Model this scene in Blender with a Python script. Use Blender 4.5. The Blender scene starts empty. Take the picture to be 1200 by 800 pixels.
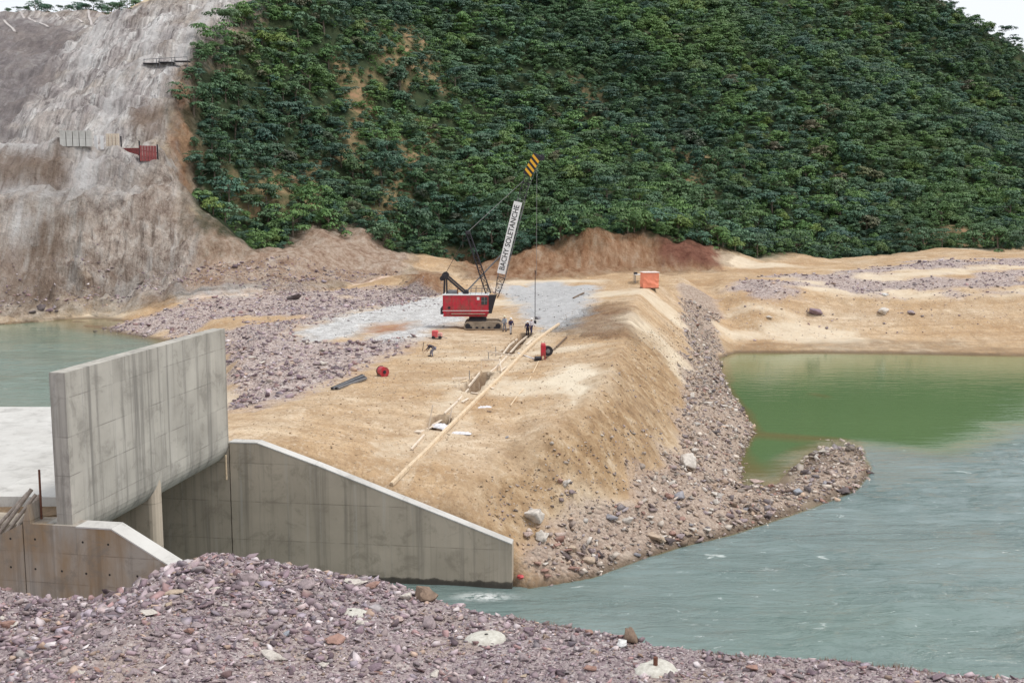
import bpy, bmesh, math, random
import numpy as np
from mathutils import Vector, Matrix, Euler
from mathutils.geometry import delaunay_2d_cdt

random.seed(7); RNG = np.random.default_rng(7)
SC = bpy.context.scene
COL = SC.collection
R = math.radians

# ------------------------------------------------------------------ camera, sky, sun, exposure
CAM_Z, PITCH, FPX = 22.6, R(7.46), 1260.0
cd = bpy.data.cameras.new('camera'); cam = bpy.data.objects.new('camera', cd); COL.objects.link(cam)
cd.sensor_width = 36; cd.lens = FPX / 1200 * 36; cd.clip_end = 5000; cd.clip_start = 0.5
cam.location = (0, 0, CAM_Z); cam.rotation_euler = (math.pi / 2 - PITCH, 0, 0)
SC.camera = cam
SUN_EL, SUN_AZ = R(60), R(100)          # azimuth measured from +y towards +x
W = bpy.data.worlds.new('World'); SC.world = W; W.use_nodes = True
wn = W.node_tree.nodes; wl = W.node_tree.links; wn.clear()
wo = wn.new('ShaderNodeOutputWorld'); bg = wn.new('ShaderNodeBackground'); sky = wn.new('ShaderNodeTexSky')
sky.sky_type = 'NISHITA'; sky.sun_disc = False; sky.sun_elevation = SUN_EL; sky.sun_rotation = SUN_AZ
sky.air_density = 1.0; sky.dust_density = 3.0; sky.altitude = 300
hs = wn.new('ShaderNodeHueSaturation'); hs.inputs['Saturation'].default_value = 0.35
mx = wn.new('ShaderNodeMix'); mx.data_type = 'RGBA'; mx.inputs[0].default_value = 0.72   # even cloud deck over the clear sky
mx.inputs[7].default_value = (11.6, 12.0, 12.6, 1)
wl.new(sky.outputs[0], hs.inputs['Color']); wl.new(hs.outputs[0], mx.inputs[6]); wl.new(mx.outputs[2], bg.inputs[0])
bg.inputs[1].default_value = 0.072
wl.new(bg.outputs[0], wo.inputs[0])
sd = bpy.data.lights.new('sun', 'SUN'); sun = bpy.data.objects.new('sun', sd); COL.objects.link(sun)
sd.energy = 1.5; sd.angle = R(10); sd.color = (1.0, 0.955, 0.89)
sv = Vector((math.sin(SUN_AZ) * math.cos(SUN_EL), math.cos(SUN_AZ) * math.cos(SUN_EL), math.sin(SUN_EL)))
sun.rotation_euler = sv.to_track_quat('Z', 'Y').to_euler()
SC.view_settings.view_transform = 'Standard'; SC.view_settings.look = 'None'
SC.view_settings.gamma = 1; SC.view_settings.exposure = 0.48

# ------------------------------------------------------------------ measuring helpers: photo measurements -> metres
cp, sp = math.cos(PITCH), math.sin(PITCH)
def ray(px, py):
    u = (px - 600) / FPX; v = (400 - py) / FPX
    return np.array([u, cp + v * sp, -sp + v * cp])
def pz(px, py, z):
    r = ray(px, py); t = (z - CAM_Z) / r[2]
    return (r[0] * t, r[1] * t, z)
def pd(px, py, d):
    r = ray(px, py); t = d / r[1]
    return (r[0] * t, d, CAM_Z + r[2] * t)
def proj(p):
    x, y, z = p[0], p[1], p[2] - CAM_Z
    f = y * cp - z * sp; up = y * sp + z * cp
    return 600 + FPX * x / f, 400 - FPX * up / f

# ------------------------------------------------------------------ noise
def _hash(ix, iy, seed):
    h = (ix.astype(np.int64) * 374761393 + iy.astype(np.int64) * 668265263 + seed * 1442695041) & 0xFFFFFFFF
    h = ((h ^ (h >> 13)) * 1274126177) & 0xFFFFFFFF
    return (h ^ (h >> 16)) & 0xFFFFFFFF
def perlin(x, y, seed=0):
    ix = np.floor(x); iy = np.floor(y); fx = x - ix; fy = y - iy
    ux = fx * fx * fx * (fx * (fx * 6 - 15) + 10); uy = fy * fy * fy * (fy * (fy * 6 - 15) + 10)
    def g(dx, dy):
        a = _hash(ix + dx, iy + dy, seed) / 4294967296.0 * 2 * np.pi
        return np.cos(a) * (fx - dx) + np.sin(a) * (fy - dy)
    a = g(0, 0) + ux * (g(1, 0) - g(0, 0)); b = g(0, 1) + ux * (g(1, 1) - g(0, 1))
    return (a + uy * (b - a)) * 1.5
def fbm(x, y, wave, octv=4, seed=0, gain=0.5):
    s = 0; a = 1.0; f = 1.0 / wave
    for o in range(octv):
        s = s + a * perlin(x * f + 13.7 * o, y * f - 7.1 * o, seed + o); a *= gain; f *= 2.03
    return s
def ridged(x, y, wave, octv=4, seed=0):
    s = 0; a = 1.0; f = 1.0 / wave
    for o in range(octv):
        s = s + a * (1 - 2 * np.abs(perlin(x * f, y * f, seed + o))); a *= 0.5; f *= 2.1
    return s
def sstep(a, b, x):
    t = np.clip((x - a) / (b - a), 0, 1); return t * t * (3 - 2 * t)

# ------------------------------------------------------------------ terrain as a triangulated survey with breaklines
ZC = 8.3                                  # level of the flat caps of the wing walls
FJ = np.array(pz(268, 518, ZC)); WE = np.array(pz(600, 690, 0.0))
HN = np.array(pz(88, 613, ZC)); HF = np.array([FJ[0], FJ[1], ZC])
WDIR = (WE[:2] - FJ[:2]); WLEN = float(np.linalg.norm(WDIR)); WDIR = WDIR / WLEN; WNRM = np.array([-WDIR[1], WDIR[0]])
HDIR = (HF[:2] - HN[:2]); HLEN = float(np.linalg.norm(HDIR)); HDIR = HDIR / HLEN; HNRM = np.array([HDIR[1], -HDIR[0]])  # towards the channel
if HNRM[0] < 0: HNRM = -HNRM
def wing_top(s):                          # height of the far wing wall at distance s from the joint
    z370 = pd(370, 541, 63.1)[2]
    zend = pd(600, 638, WE[1])[2]
    return np.interp(s, [0, 1.75, 5.3, WLEN], [ZC, ZC, z370, zend])
LINES = []; PTS = []
def line(l): LINES.append([tuple(map(float, p)) for p in l])
def pts(l): PTS.extend([tuple(map(float, p)) for p in l])
Z = lambda l, z: [pz(a, b, z) for a, b in l]
Zs = lambda l: [pz(*p) for p in l]
Ds = lambda l: [pd(*p) for p in l]
# river shore (z = 0)
line(Z([(612,690),(700,676),(770,650),(800,641),(880,621),(950,598),(1005,576),(1022,548),(1012,522),(985,516),(950,528),(925,545),(908,562),
        (870,564),(868,540),(886,508),(872,480),(850,450),(842,420),(860,414),(950,414),(1050,415),(1200,418),(1350,420)], 0.0)
     + [(150,150,0.0),(168,110,0.0),(160,60,0.0),(130,20,0.0)])
pts([(x, y, -2.6) for x, y in [(8,59),(16,63),(28,76),(38,88),(41,105),(33,113),(32,130),(42,146),(70,146),(110,140),(140,110),(110,60),(80,100),
     (60,70),(30,50),(2,56),(45,60),(0,46),(60,40),(100,30),(-10,40),(20,40),(-8,56)]])
pts([pz(893,545,-.35), pz(900,530,-.6), pz(880,525,-.5), (210,120,22),(200,50,20),(230,160,30),(170,15,8)])
# spit
line(Zs([(800,612,.95),(850,603,.7),(900,590,.6),(950,574,.5),(1000,557,.45),(1008,540,.45),(985,530,.4)]))
pts(Zs([(860,582,.5),(910,572,.2),(940,552,.35),(765,622,.9)]))
# rubble upper edge of the embankment
line(Zs([(617,645,1.7),(660,622,2.1),(720,588,2.7),(775,545,3.2),(805,490,3.6),(808,440,4.0),(805,395,4.8),(812,360,6.0),(832,342,7.0)]))
# crest
line(Zs([(545,588,4.6),(567,556,5.6),(600,527,6.3),(640,505,7.2),(690,475,8.1),(715,440,8.9),(735,385,9.7),(748,350,10.1),(755,338,10.2)]))
pts(Zs([(652,470,8.0),(640,440,8.3),(690,420,8.9),(715,385,9.5),(700,360,9.4),(665,395,8.6),(620,450,8.2),(600,480,7.5),(560,520,6.7),(780,335,9.6),(730,338,9.8),(800,326,9.4)]))
# ground behind / in front of the far wing wall
for k, off in ((0, 0.42), (1, -0.1)):
    l = []
    for s in np.linspace(0.0, WLEN - 0.05, 9):
        p = FJ[:2] + WDIR * s + WNRM * (off + 0.35)
        l.append((p[0], p[1], wing_top(s) - 0.25 if k == 0 else -2.6))
    line(l)
p = FJ[:2] + WDIR * (WLEN + .35); pts([(p[0], p[1], -1.0), (p[0] + .3, p[1] + .8, 1.2)])
# conduit bed and channel
pts([(-19,58,-2.6),(-19,61.5,-2.6),(-12,58,-2.6),(-12,60,-2.6),(-14,52,-2.6),(-18.5,50,-2.6),(-30,50,-2.6),(-31,62,-2.6),(-4,60,-2.6)])
line([(-33.5,47,7.6),(-33.5,63.4,7.6)]); line([(-32.5,47,-2.6),(-32.5,62.6,-2.6),(FJ[0]-.5,FJ[1]-.45+.3,-2.6)])
line([(-32.5,64.4,8.0),(FJ[0]-.2,FJ[1]+.75,8.05)])
pts([(-60,50,7.6),(-60,73,7.9),(-40,73,7.9),(-22,73.2,7.9),(-17.5,73,8.1),(-40,60,7.8),(-34,47,5),(-60,44,6),(-100,45,9),(-160,60,14),(-110,70,8)])
# left pool (z = 5.5)
ZP = 5.5
line([(-120,74.5,ZP),(-70,75,ZP),(-50,75,ZP),(-27,75.5,ZP),(-26,82,ZP),(-29,100,ZP),(-34,115,ZP),pz(195,399,ZP),pz(120,386,ZP),pz(112,384,ZP),pz(150,377,ZP),pz(130,373,ZP),
      pz(75,374,ZP),pz(40,370,ZP),pz(0,373,ZP),pz(-80,376,ZP),(-150,158,ZP)])
pts([(-60,95,3),(-60,130,3),(-38,92,3),(-45,115,3),(-75,140,3),(-100,110,3),(-60,80,3.4),(-40,80,3.4)])
pts(Zs([(155,356,6.6),(110,366,6.1),(160,367,6.5),(90,370,5.8)]))
# platform, rubble field, back ground
pts(Zs([(280,505,8.25),(330,490,8.3),(400,470,8.3),(300,475,8.2),(290,440,8.1),(300,400,8.3),(225,373,7.2),(180,384,6.3),(250,352,8.3),(330,346,8.6),(400,340,8.8),
        (340,385,8.4),(400,420,8.3),(480,390,8.4),(550,375,8.3),(590,350,8.3),(640,340,8.4),(700,331,8.9),(590,392,8.3),(650,386,8.3),(500,440,8.2),(440,500,7.6),(400,520,7.6),
        (350,515,8.0),(560,450,8.1),(500,500,7.3),(480,545,6.4),(620,420,8.3),(520,345,8.4),(470,348,8.6),(560,330,8.6),(600,326,8.8),(280,420,8.2),(350,440,8.3),(430,440,8.3)]))
pts(Ds([(497,317,166),(512,322,168),(484,326,167)]))
line(Zs([(540,312,9.2),(600,322,8.9),(680,318,9.1),(760,316,9.2),(845,316,9.3)]))
# quarried cliff
line([pz(-80,374,5.7), pz(0,371,5.7), pz(40,368,5.8), pz(75,362,6.2), pz(100,356,7.2), pz(165,349,8.2), pz(230,350,8.5), pz(330,341,9.0), pz(430,326,9.3), pz(478,322,9.6)])
pts(Ds([(0,300,163),(100,300,166),(180,290,173),(-100,300,163),(300,300,177),(400,292,192),(250,310,172),(340,310,175),(430,298,200),(60,340,160),(30,345,156.5)]))
line(Ds([(-150,240,167),(0,238,168),(100,238,170),(170,232,175),(205,222,181)])); line(Ds([(-150,236,173),(0,235,173),(100,235,175),(165,230,180),(200,221,184)]))
line(Ds([(-150,186,181),(0,184,181),(60,183,182),(150,181,185),(187,181,188)])); line(Ds([(-150,182,187),(0,180.5,187),(60,180,188),(150,178,191),(186,178,192)]))
pts(Ds([(-150,120,225),(0,132,215),(60,110,218),(100,110,212),(140,90,214),(180,80,216),(205,110,208),(0,80,240),(60,70,242),(150,30,246),(180,2,256),(250,20,242),(225,-10,262),(120,60,235)]))
line(Ds([(-150,20,285),(0,18,290),(60,15.5,292),(100,14.5,292),(140,13,292),(172,6,292),(190,-12,280)]))
pts(Ds([(0,50,262),(60,42,268),(100,37,270),(-150,60,262),(140,26,280)]))
pts([(-160,330,55),(-110,330,50),(-230,300,60),(-180,420,60),(-100,430,70)])
# tree line round the hill, and the hill above it
line(Ds([(325,0,264),(270,40,240),(218,86,213),(216,150,202),(219,200,196),(236,277,190),(290,289,192),(360,257,205),(430,263,212),(470,292,218),(540,303,222),(600,298,219),(640,285,216),
         (690,268,214),(760,271,219),(832,283,225),(850,291,240),(900,303,250),(1000,299,258),(1100,289,260),(1200,293,262),(1500,290,262)]))
pts(Ds([(400,130,252),(330,190,222),(500,200,248),(450,0,325),(400,-60,318),(600,150,290),(620,0,352),(700,215,262),(800,150,306),(820,0,385),(800,-75,430),(500,-100,390),(620,-100,420),(940,215,292),(1100,230,295),(1250,250,300)]))
line(Ds([(860,48,350),(940,72,348),(1000,95,346),(1100,132,346),(1200,187,346),(1300,228,340),(1500,260,330)]))
line(Ds([(900,38,405),(1000,80,412),(1100,120,415),(1200,173,415),(1320,210,405)]))
line(Ds([(820,-105,470),(900,-70,470),(1000,-48,470),(1110,4,470),(1160,38,470),(1205,64,470),(1300,120,465),(1500,190,460),(1800,215,450)]))
pts([(60,620,60),(-60,620,60),(200,620,40),(330,620,20),(420,560,20),(420,300,30),(420,150,40),(330,200,15),(-320,620,60),(-320,300,60),(-320,160,30),(-320,30,20),(420,-30,20),(-320,-30,20),(160,-30,5),(0,30,-3),(-40,30,-3),(60,20,-3),(-100,-30,8),(20,0,-3),(280,250,14),(-60,380,90),(-20,480,120)])
# far bank on the right
pts(Zs([(900,308,9.9),(1000,305,10),(1060,303,10.2),(900,332,8.5),(1000,322,9),(1120,301,11.3),(1170,302,10.8),(1200,312,10.3),(870,352,6.2),(880,364,5),(1000,352,5.9),(1100,348,6.4),(1200,347,6.6),
        (1200,352,6.0),(1000,357,5.2),(900,392,1.7),(1050,387,2.0),(1200,388,2.0),(855,380,3),(1350,340,7),(845,335,8),(1350,310,10.5)]))
vs, es = [], []
def addp(p):
    vs.append(p); return len(vs) - 1
for l in LINES:
    ids = [addp(p) for p in l]
    es += list(zip(ids[:-1], ids[1:]))
for q in PTS: addp(q)
_v2, _e, _f, _ov, _, _ = delaunay_2d_cdt([Vector((v[0], v[1])) for v in vs], es, [], 0, 1e-4)
TV = np.zeros((len(_v2), 3))
for i, v in enumerate(_v2):
    o = _ov[i]
    TV[i, :2] = v
    TV[i, 2] = np.mean([vs[k][2] for k in o]) if o else np.nan
for i in np.where(np.isnan(TV[:, 2]))[0]:      # crossing of two breaklines: nearest survey point
    dd = np.hypot(TV[:, 0] - TV[i, 0], TV[:, 1] - TV[i, 1]); dd[np.isnan(TV[:, 2])] = 1e9
    TV[i, 2] = TV[np.argmin(dd), 2]
TF = [tuple(f) for f in _f]
def blur(a, n):
    for _ in range(n):
        for ax in (0, 1):
            p = np.concatenate([np.take(a, [0], ax), a, np.take(a, [-1], ax)], ax)
            s = a.shape[ax]
            a = (np.take(p, range(0, s), ax) + 2 * a + np.take(p, range(2, s + 2), ax)) / 4
    return a
def raster(x0, y0, nx, ny, res):
    out = np.full((ny, nx), -3.0)
    for f in TF:
        a, b, c = TV[f[0]], TV[f[1]], TV[f[2]]
        i0 = max(0, int(math.ceil((min(a[0], b[0], c[0]) - x0) / res - 1e-6))); i1 = min(nx - 1, int(math.floor((max(a[0], b[0], c[0]) - x0) / res + 1e-6)))
        j0 = max(0, int(math.ceil((min(a[1], b[1], c[1]) - y0) / res - 1e-6))); j1 = min(ny - 1, int(math.floor((max(a[1], b[1], c[1]) - y0) / res + 1e-6)))
        if i1 < i0 or j1 < j0: continue
        den = (b[1]-c[1])*(a[0]-c[0]) + (c[0]-b[0])*(a[1]-c[1])
        if abs(den) < 1e-9: continue
        X = x0 + res * np.arange(i0, i1 + 1)[None, :]; Y = y0 + res * np.arange(j0, j1 + 1)[:, None]
        l1 = ((b[1]-c[1])*(X-c[0]) + (c[0]-b[0])*(Y-c[1])) / den; l2 = ((c[1]-a[1])*(X-c[0]) + (a[0]-c[0])*(Y-c[1])) / den
        l3 = 1 - l1 - l2
        m = (l1 >= -1e-6) & (l2 >= -1e-6) & (l3 >= -1e-6)
        zz = l1 * a[2] + l2 * b[2] + l3 * c[2]
        sub = out[j0:j1+1, i0:i1+1]; sub[m] = zz[m]
    return out
class Grid:
    def __init__(s, x0, x1, y0, y1, res, nblur=1):
        s.x0, s.y0, s.res = x0, y0, res
        s.nx = int(round((x1 - x0) / res)) + 1; s.ny = int(round((y1 - y0) / res)) + 1
        s.z = blur(raster(x0, y0, s.nx, s.ny, res), nblur)
        s.X, s.Y = np.meshgrid(x0 + res * np.arange(s.nx), y0 + res * np.arange(s.ny))
    def at(s, x, y, a=None):
        a = s.z if a is None else a
        fx = np.clip((np.asarray(x, float) - s.x0) / s.res, 0, s.nx - 1.001); fy = np.clip((np.asarray(y, float) - s.y0) / s.res, 0, s.ny - 1.001)
        i = fx.astype(int); j = fy.astype(int); u = fx - i; v = fy - j
        return (a[j, i]*(1-u)*(1-v) + a[j, i+1]*u*(1-v) + a[j+1, i]*(1-u)*v + a[j+1, i+1]*u*v)
    def inside(s, x, y, m=0):
        return (x > s.x0 + m) & (x < s.x0 + (s.nx-1)*s.res - m) & (y > s.y0 + m) & (y < s.y0 + (s.ny-1)*s.res - m)
GLOB = Grid(-320, 420, -30, 620, 1.0, 0)
def cast(px, py, grid=None, ymin=40, fallback=300):
    g = grid or GLOB
    r = ray(px, py); t = np.arange(ymin, 560, 0.4) / r[1]
    x, y, z = r[0]*t, r[1]*t, CAM_Z + r[2]*t
    h = g.at(x, y); k = np.where(z <= h)[0]
    if len(k) == 0:
        t = fallback / r[1]; return np.array([r[0]*t, fallback, CAM_Z + r[2]*t])
    k = k[0]
    return np.array([x[k], y[k], h[k]])
def inpoly(X, Y, poly):
    m = np.zeros(X.shape, bool); n = len(poly)
    for i in range(n):
        x1, y1 = poly[i]; x2, y2 = poly[(i+1) % n]
        if y1 == y2: continue
        c = ((y1 > Y) != (y2 > Y)) & (X < (x2 - x1) * (Y - y1) / (y2 - y1) + x1)
        m ^= c
    return m
def plan(poly): return [tuple(cast(a, b)[:2]) for a, b in poly]
def soft(X, Y, poly, warp=1.5, wave=6.0, seed=0, feather=0.6):
    wx = X + warp * fbm(X, Y, wave, 3, seed); wy = Y + warp * fbm(X, Y, wave, 3, seed + 31)
    s = 0
    for dx, dy in ((0,0),(1,.3),(-1,-.3),(.3,-1),(-.3,1)):
        s = s + inpoly(wx + dx*feather, wy + dy*feather, poly)
    return s / 5.0
POLY = dict(
 rub1=plan([(110,388),(165,372),(230,351),(330,344),(400,339),(490,333),(520,345),(480,356),(400,368),(345,386),(350,402),(430,400),(470,398),(490,398),(470,411),(430,426),(395,448),(340,468),(270,482),(262,400),(190,402)]),
 rub2=plan([(800,332),(840,350),(840,413),(846,420),(856,450),(878,485),(893,510),(878,540),(880,570),(920,562),(985,508),(1032,540),(1022,580),(950,606),(880,630),(800,650),(700,686),(605,697),(612,650),(660,624),(720,590),(775,547),(805,490),(808,440),(805,395),(800,360)]),
 rub3=plan([(870,326),(960,320),(1060,307),(1200,303),(1300,305),(1300,350),(1100,347),(1000,346),(880,352),(850,342)]),
 grey1=plan([(345,390),(400,369),(480,353),(530,345),(548,376),(512,386),(480,402),(440,403),(428,396),(470,387),(480,376),(440,381),(400,399),(352,403)]),
 grey2=plan([(585,334),(640,330),(700,336),(692,365),(668,386),(640,390),(622,381),(600,354)]),
 grey3=plan([(200,345),(260,338),(330,330),(270,350),(205,353)]),
 rocku=plan([(-300,262),(-300,60),(0,19),(100,16),(172,8),(190,0),(330,-2),(270,40),(222,86),(206,100),(198,180),(186,205),(120,236),(0,239)]),
 rockl=plan([(-300,238),(0,236),(120,233),(196,198),(215,205),(235,285),(300,292),(360,258),(430,264),(475,295),(470,323),(330,342),(200,350),(100,356),(75,363),(0,373),(-300,378)]),
 purp=plan([(-300,180),(0,178),(25,142),(60,104),(100,40),(150,18),(0,19),(-300,22)]),
 clay1=plan([(203,98),(228,84),(226,200),(230,235),(182,232),(190,192)]),
 clay2=plan([(535,304),(600,298),(640,285),(690,268),(760,271),(832,283),(848,314),(760,318),(680,323),(600,328),(560,330)]),
 clay3=plan([(470,346),(488,318),(520,320),(524,345)]),
 red=plan([(766,272),(835,283),(843,314),(772,313)]),
 red3=plan([(112,20),(140,17),(132,33),(112,37)]),
 red2=plan([(425,391),(445,380),(482,377),(490,388),(455,396)]),
 wash=plan([(248,0),(264,0),(240,45),(212,76),(203,72),(228,40)]),
 wash2=plan([(176,40),(190,40),(172,95),(160,95)]),
 wash3=plan([(136,95),(152,92),(136,130),(128,165),(116,165),(124,130)]),
 wash4=plan([(84,190),(120,188),(114,228),(86,232)]),
 wash5=plan([(8,248),(24,248),(20,302),(4,302)]),
 wash6=plan([(26,258),(35,258),(31,300),(24,300)]),
 wash7=plan([(40,70),(52,66),(20,120),(8,130)]),
 wash8=plan([(108,40),(122,36),(100,90),(86,96)]),
 bench=plan([(-40,181),(60,180),(186,178),(186,184),(60,186),(-40,187)]),
 bench2=plan([(-40,233),(100,233),(165,228),(165,234),(100,240),(-40,240)]),
 brn=plan([(-60,189),(30,188),(80,190),(76,228),(40,233),(-60,234)]),
 brn2=plan([(32,268),(74,266),(66,318),(38,320)]),
 brn3=plan([(10,338),(60,335),(82,348),(70,366),(10,369)]),
 brn4=plan([(150,140),(190,128),(192,160),(158,168)]),
 brn5=plan([(110,345),(150,335),(160,348),(112,357)]),
 scree=plan([(238,284),(300,290),(360,256),(430,262),(476,294),(472,324),(400,334),(330,342),(230,351),(215,330)]),
 clay4=plan([(650,390),(690,362),(725,352),(738,372),(735,402),(700,396)]),
 pale2=plan([(440,578),(462,576),(522,513),(602,432),(658,385),(640,380),(588,418),(500,503)]),
 pale=plan([(620,452),(660,426),(716,430),(702,470),(672,472)]),
 face=plan([(540,595),(565,562),(600,532),(640,510),(690,480),(715,447),(735,395),(770,395),(800,470),(788,530),(720,585),(620,642),(560,615)]),
 veg=plan([(325,-2),(270,40),(218,86),(216,150),(219,200),(236,277),(290,293),(360,264),(430,271),(470,298),(540,306),(600,302),(640,291),(690,276),(760,279),(832,289),(850,294),(900,304),(1000,301),(1100,291),(1200,295)])
     + [(120,262),(300,262),(360,400),(330,600),(-60,600),(-70,420)],
 mudw=plan([(842,414),(842,395),(1000,398),(1300,402),(1300,419)]),
)
BARE = [(plan(q), w) for q, w in [([(400,90),(430,85),(435,150),(425,200),(400,190),(405,140)], .8), ([(455,205),(480,180),(500,150),(520,160),(490,230),(450,290),(430,250)], .55),
        ([(545,180),(560,185),(560,225),(545,222)], .7), ([(280,225),(330,200),(385,190),(380,235),(320,240),(290,255)], .55), ([(455,40),(500,45),(510,95),(470,100),(440,70)], .45),
        ([(790,195),(830,215),(830,235),(800,225)], .8), ([(805,175),(840,185),(850,200),(810,196)], .5), ([(680,100),(700,110),(700,140),(680,130)], .5), ([(640,240),(700,250),(690,268),(640,282)], .35), ([(1050,278),(1150,268),(1200,280),(1200,292),(1060,290)], .5)]]
def masks(X, Y, Zt):
    f = {}
    for k, p in POLY.items():
        thin = k.startswith(('wash', 'brn', 'bench')); big = k in ('rocku', 'rockl', 'veg', 'purp', 'clay2')
        f[k] = soft(X, Y, p, 2.2 if big else .7 if thin else 1.3, 9.0 if big else 5.0, len(k) * 3, 2.2 if big else (0.6 if k in ('rub2',) else 1.3))
    f['rub3'] = f['rub3'] * sstep(-.35, .15, fbm(X, Y * 1.8, 16, 3, 161)); f['rub1'] = f['rub1'] * sstep(-.75, -.35, fbm(X, Y, 14, 3, 163))
    return f
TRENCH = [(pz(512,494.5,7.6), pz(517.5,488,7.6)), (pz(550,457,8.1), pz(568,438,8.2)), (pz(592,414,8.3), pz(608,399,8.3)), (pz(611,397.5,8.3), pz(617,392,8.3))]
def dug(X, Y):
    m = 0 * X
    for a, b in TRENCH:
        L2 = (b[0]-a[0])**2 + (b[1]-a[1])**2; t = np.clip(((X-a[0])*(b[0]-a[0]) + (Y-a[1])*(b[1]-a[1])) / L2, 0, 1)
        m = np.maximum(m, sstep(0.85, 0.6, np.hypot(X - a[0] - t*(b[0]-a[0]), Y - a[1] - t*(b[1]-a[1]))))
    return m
def detail(X, Y, Zt, f):
    """real relief on the surveyed surface"""
    rub = np.maximum.reduce([f['rub1'], f['rub2'], f['rub3']]); rock = np.maximum(f['rocku'], f['rockl']) * (1 - .7 * f['scree']); veg = f['veg']
    clay = np.maximum.reduce([f['clay1'], f['clay2'], f['red']])
    sub = sstep(0.6, -0.3, Zt) * (1 - f['rub2'])
    n = 0.14 * fbm(X, Y, 9, 4, 3) + 0.075 * fbm(X, Y, 1.8, 4, 9)
    n = n + rub * (0.22 * fbm(X, Y, 3.0, 4, 11) + 0.10 * np.abs(fbm(X, Y, 0.9, 2, 17)))
    g = ridged(X * 1.0, Y * 0.35, 7, 4, 21)
    n = n + rock * (0.8 * g + 0.8 * fbm(X, Y, 14, 4, 25) + 0.6 * ridged(X, Y * .6, 4.2, 4, 29) + .25 * np.abs(fbm(X, Y, 1.5, 3, 33)))
    n = n + np.where(Y < 235, rock, rock * .6) * 0.75 * np.tanh(2.6 * np.sin((Zt + 2.2 * fbm(X, Y, 13, 4, 151)) * 2 * np.pi / 4.2)) * sstep(.1, .5, .5 + fbm(X, Y, 11, 2, 153))
    n = n + np.maximum(f['grey1'], f['grey2']) * (0.16 * fbm(X, Y, 2.4, 4, 141) + .1 * np.abs(fbm(X, Y, 1.0, 3, 143))) + clay * (0.5 * ridged(X, Y * 0.3, 5, 3, 41) + 0.25 * fbm(X, Y, 2, 3, 43))
    n = n + veg * (1.8 * fbm(X, Y, 26, 3, 51) + 0.5 * fbm(X, Y, 6, 2, 53))
    n = n + f['face'] * (0.26 * ridged(X + Y * .5, (Y - X) * .3, 2.8, 4, 61) + .16 * fbm(X, Y, 1.1, 3, 63))
    far = sstep(150, 175, Y) * (1 - veg) * (1 - rock)
    n = n + far * 0.35 * fbm(X, Y * 1.6, 12, 3, 71)
    flat = ((X > -62) & (X < -17.5) & (Y > 49) & (Y < 73.4)).astype(float)
    n = n * (1 - 0.8 * sub) * (1 - flat)
    n = n * (1 - .7 * sstep(.5, .1, np.abs(Zt)) * (Y < 170)) + np.where((Zt < 0) & (Y < 165), Zt * .9, 0) - .12 * sstep(.25, 0, np.abs(Zt)) * (Y < 165)
    # berm windrow on the platform side, wheel tracks across the sand
    tr = np.sin((Y - 0.55 * X) * 1.9 + 1.4 * fbm(X, Y, 12, 2, 81)) * sstep(0.1, 0.6, fbm(X, Y, 18, 2, 83) + .3)
    plat = sstep(7.0, 7.8, Zt) * sstep(9.4, 8.8, Zt) * (1 - rub) * (1 - rock) * (1 - veg) * sstep(-18, -12, X) * sstep(140, 120, Y)
    n = n + plat * 0.06 * tr
    for a, b in TRENCH:
        ax, ay, bx, by = a[0], a[1], b[0], b[1]; L2 = (bx-ax)**2 + (by-ay)**2
        t = np.clip(((X-ax)*(bx-ax) + (Y-ay)*(by-ay)) / L2, 0, 1)
        dd = np.hypot(X - ax - t*(bx-ax), Y - ay - t*(by-ay))
        n = n - 1.3 * sstep(0.66, 0.42, dd)
    return Zt + n

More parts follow.
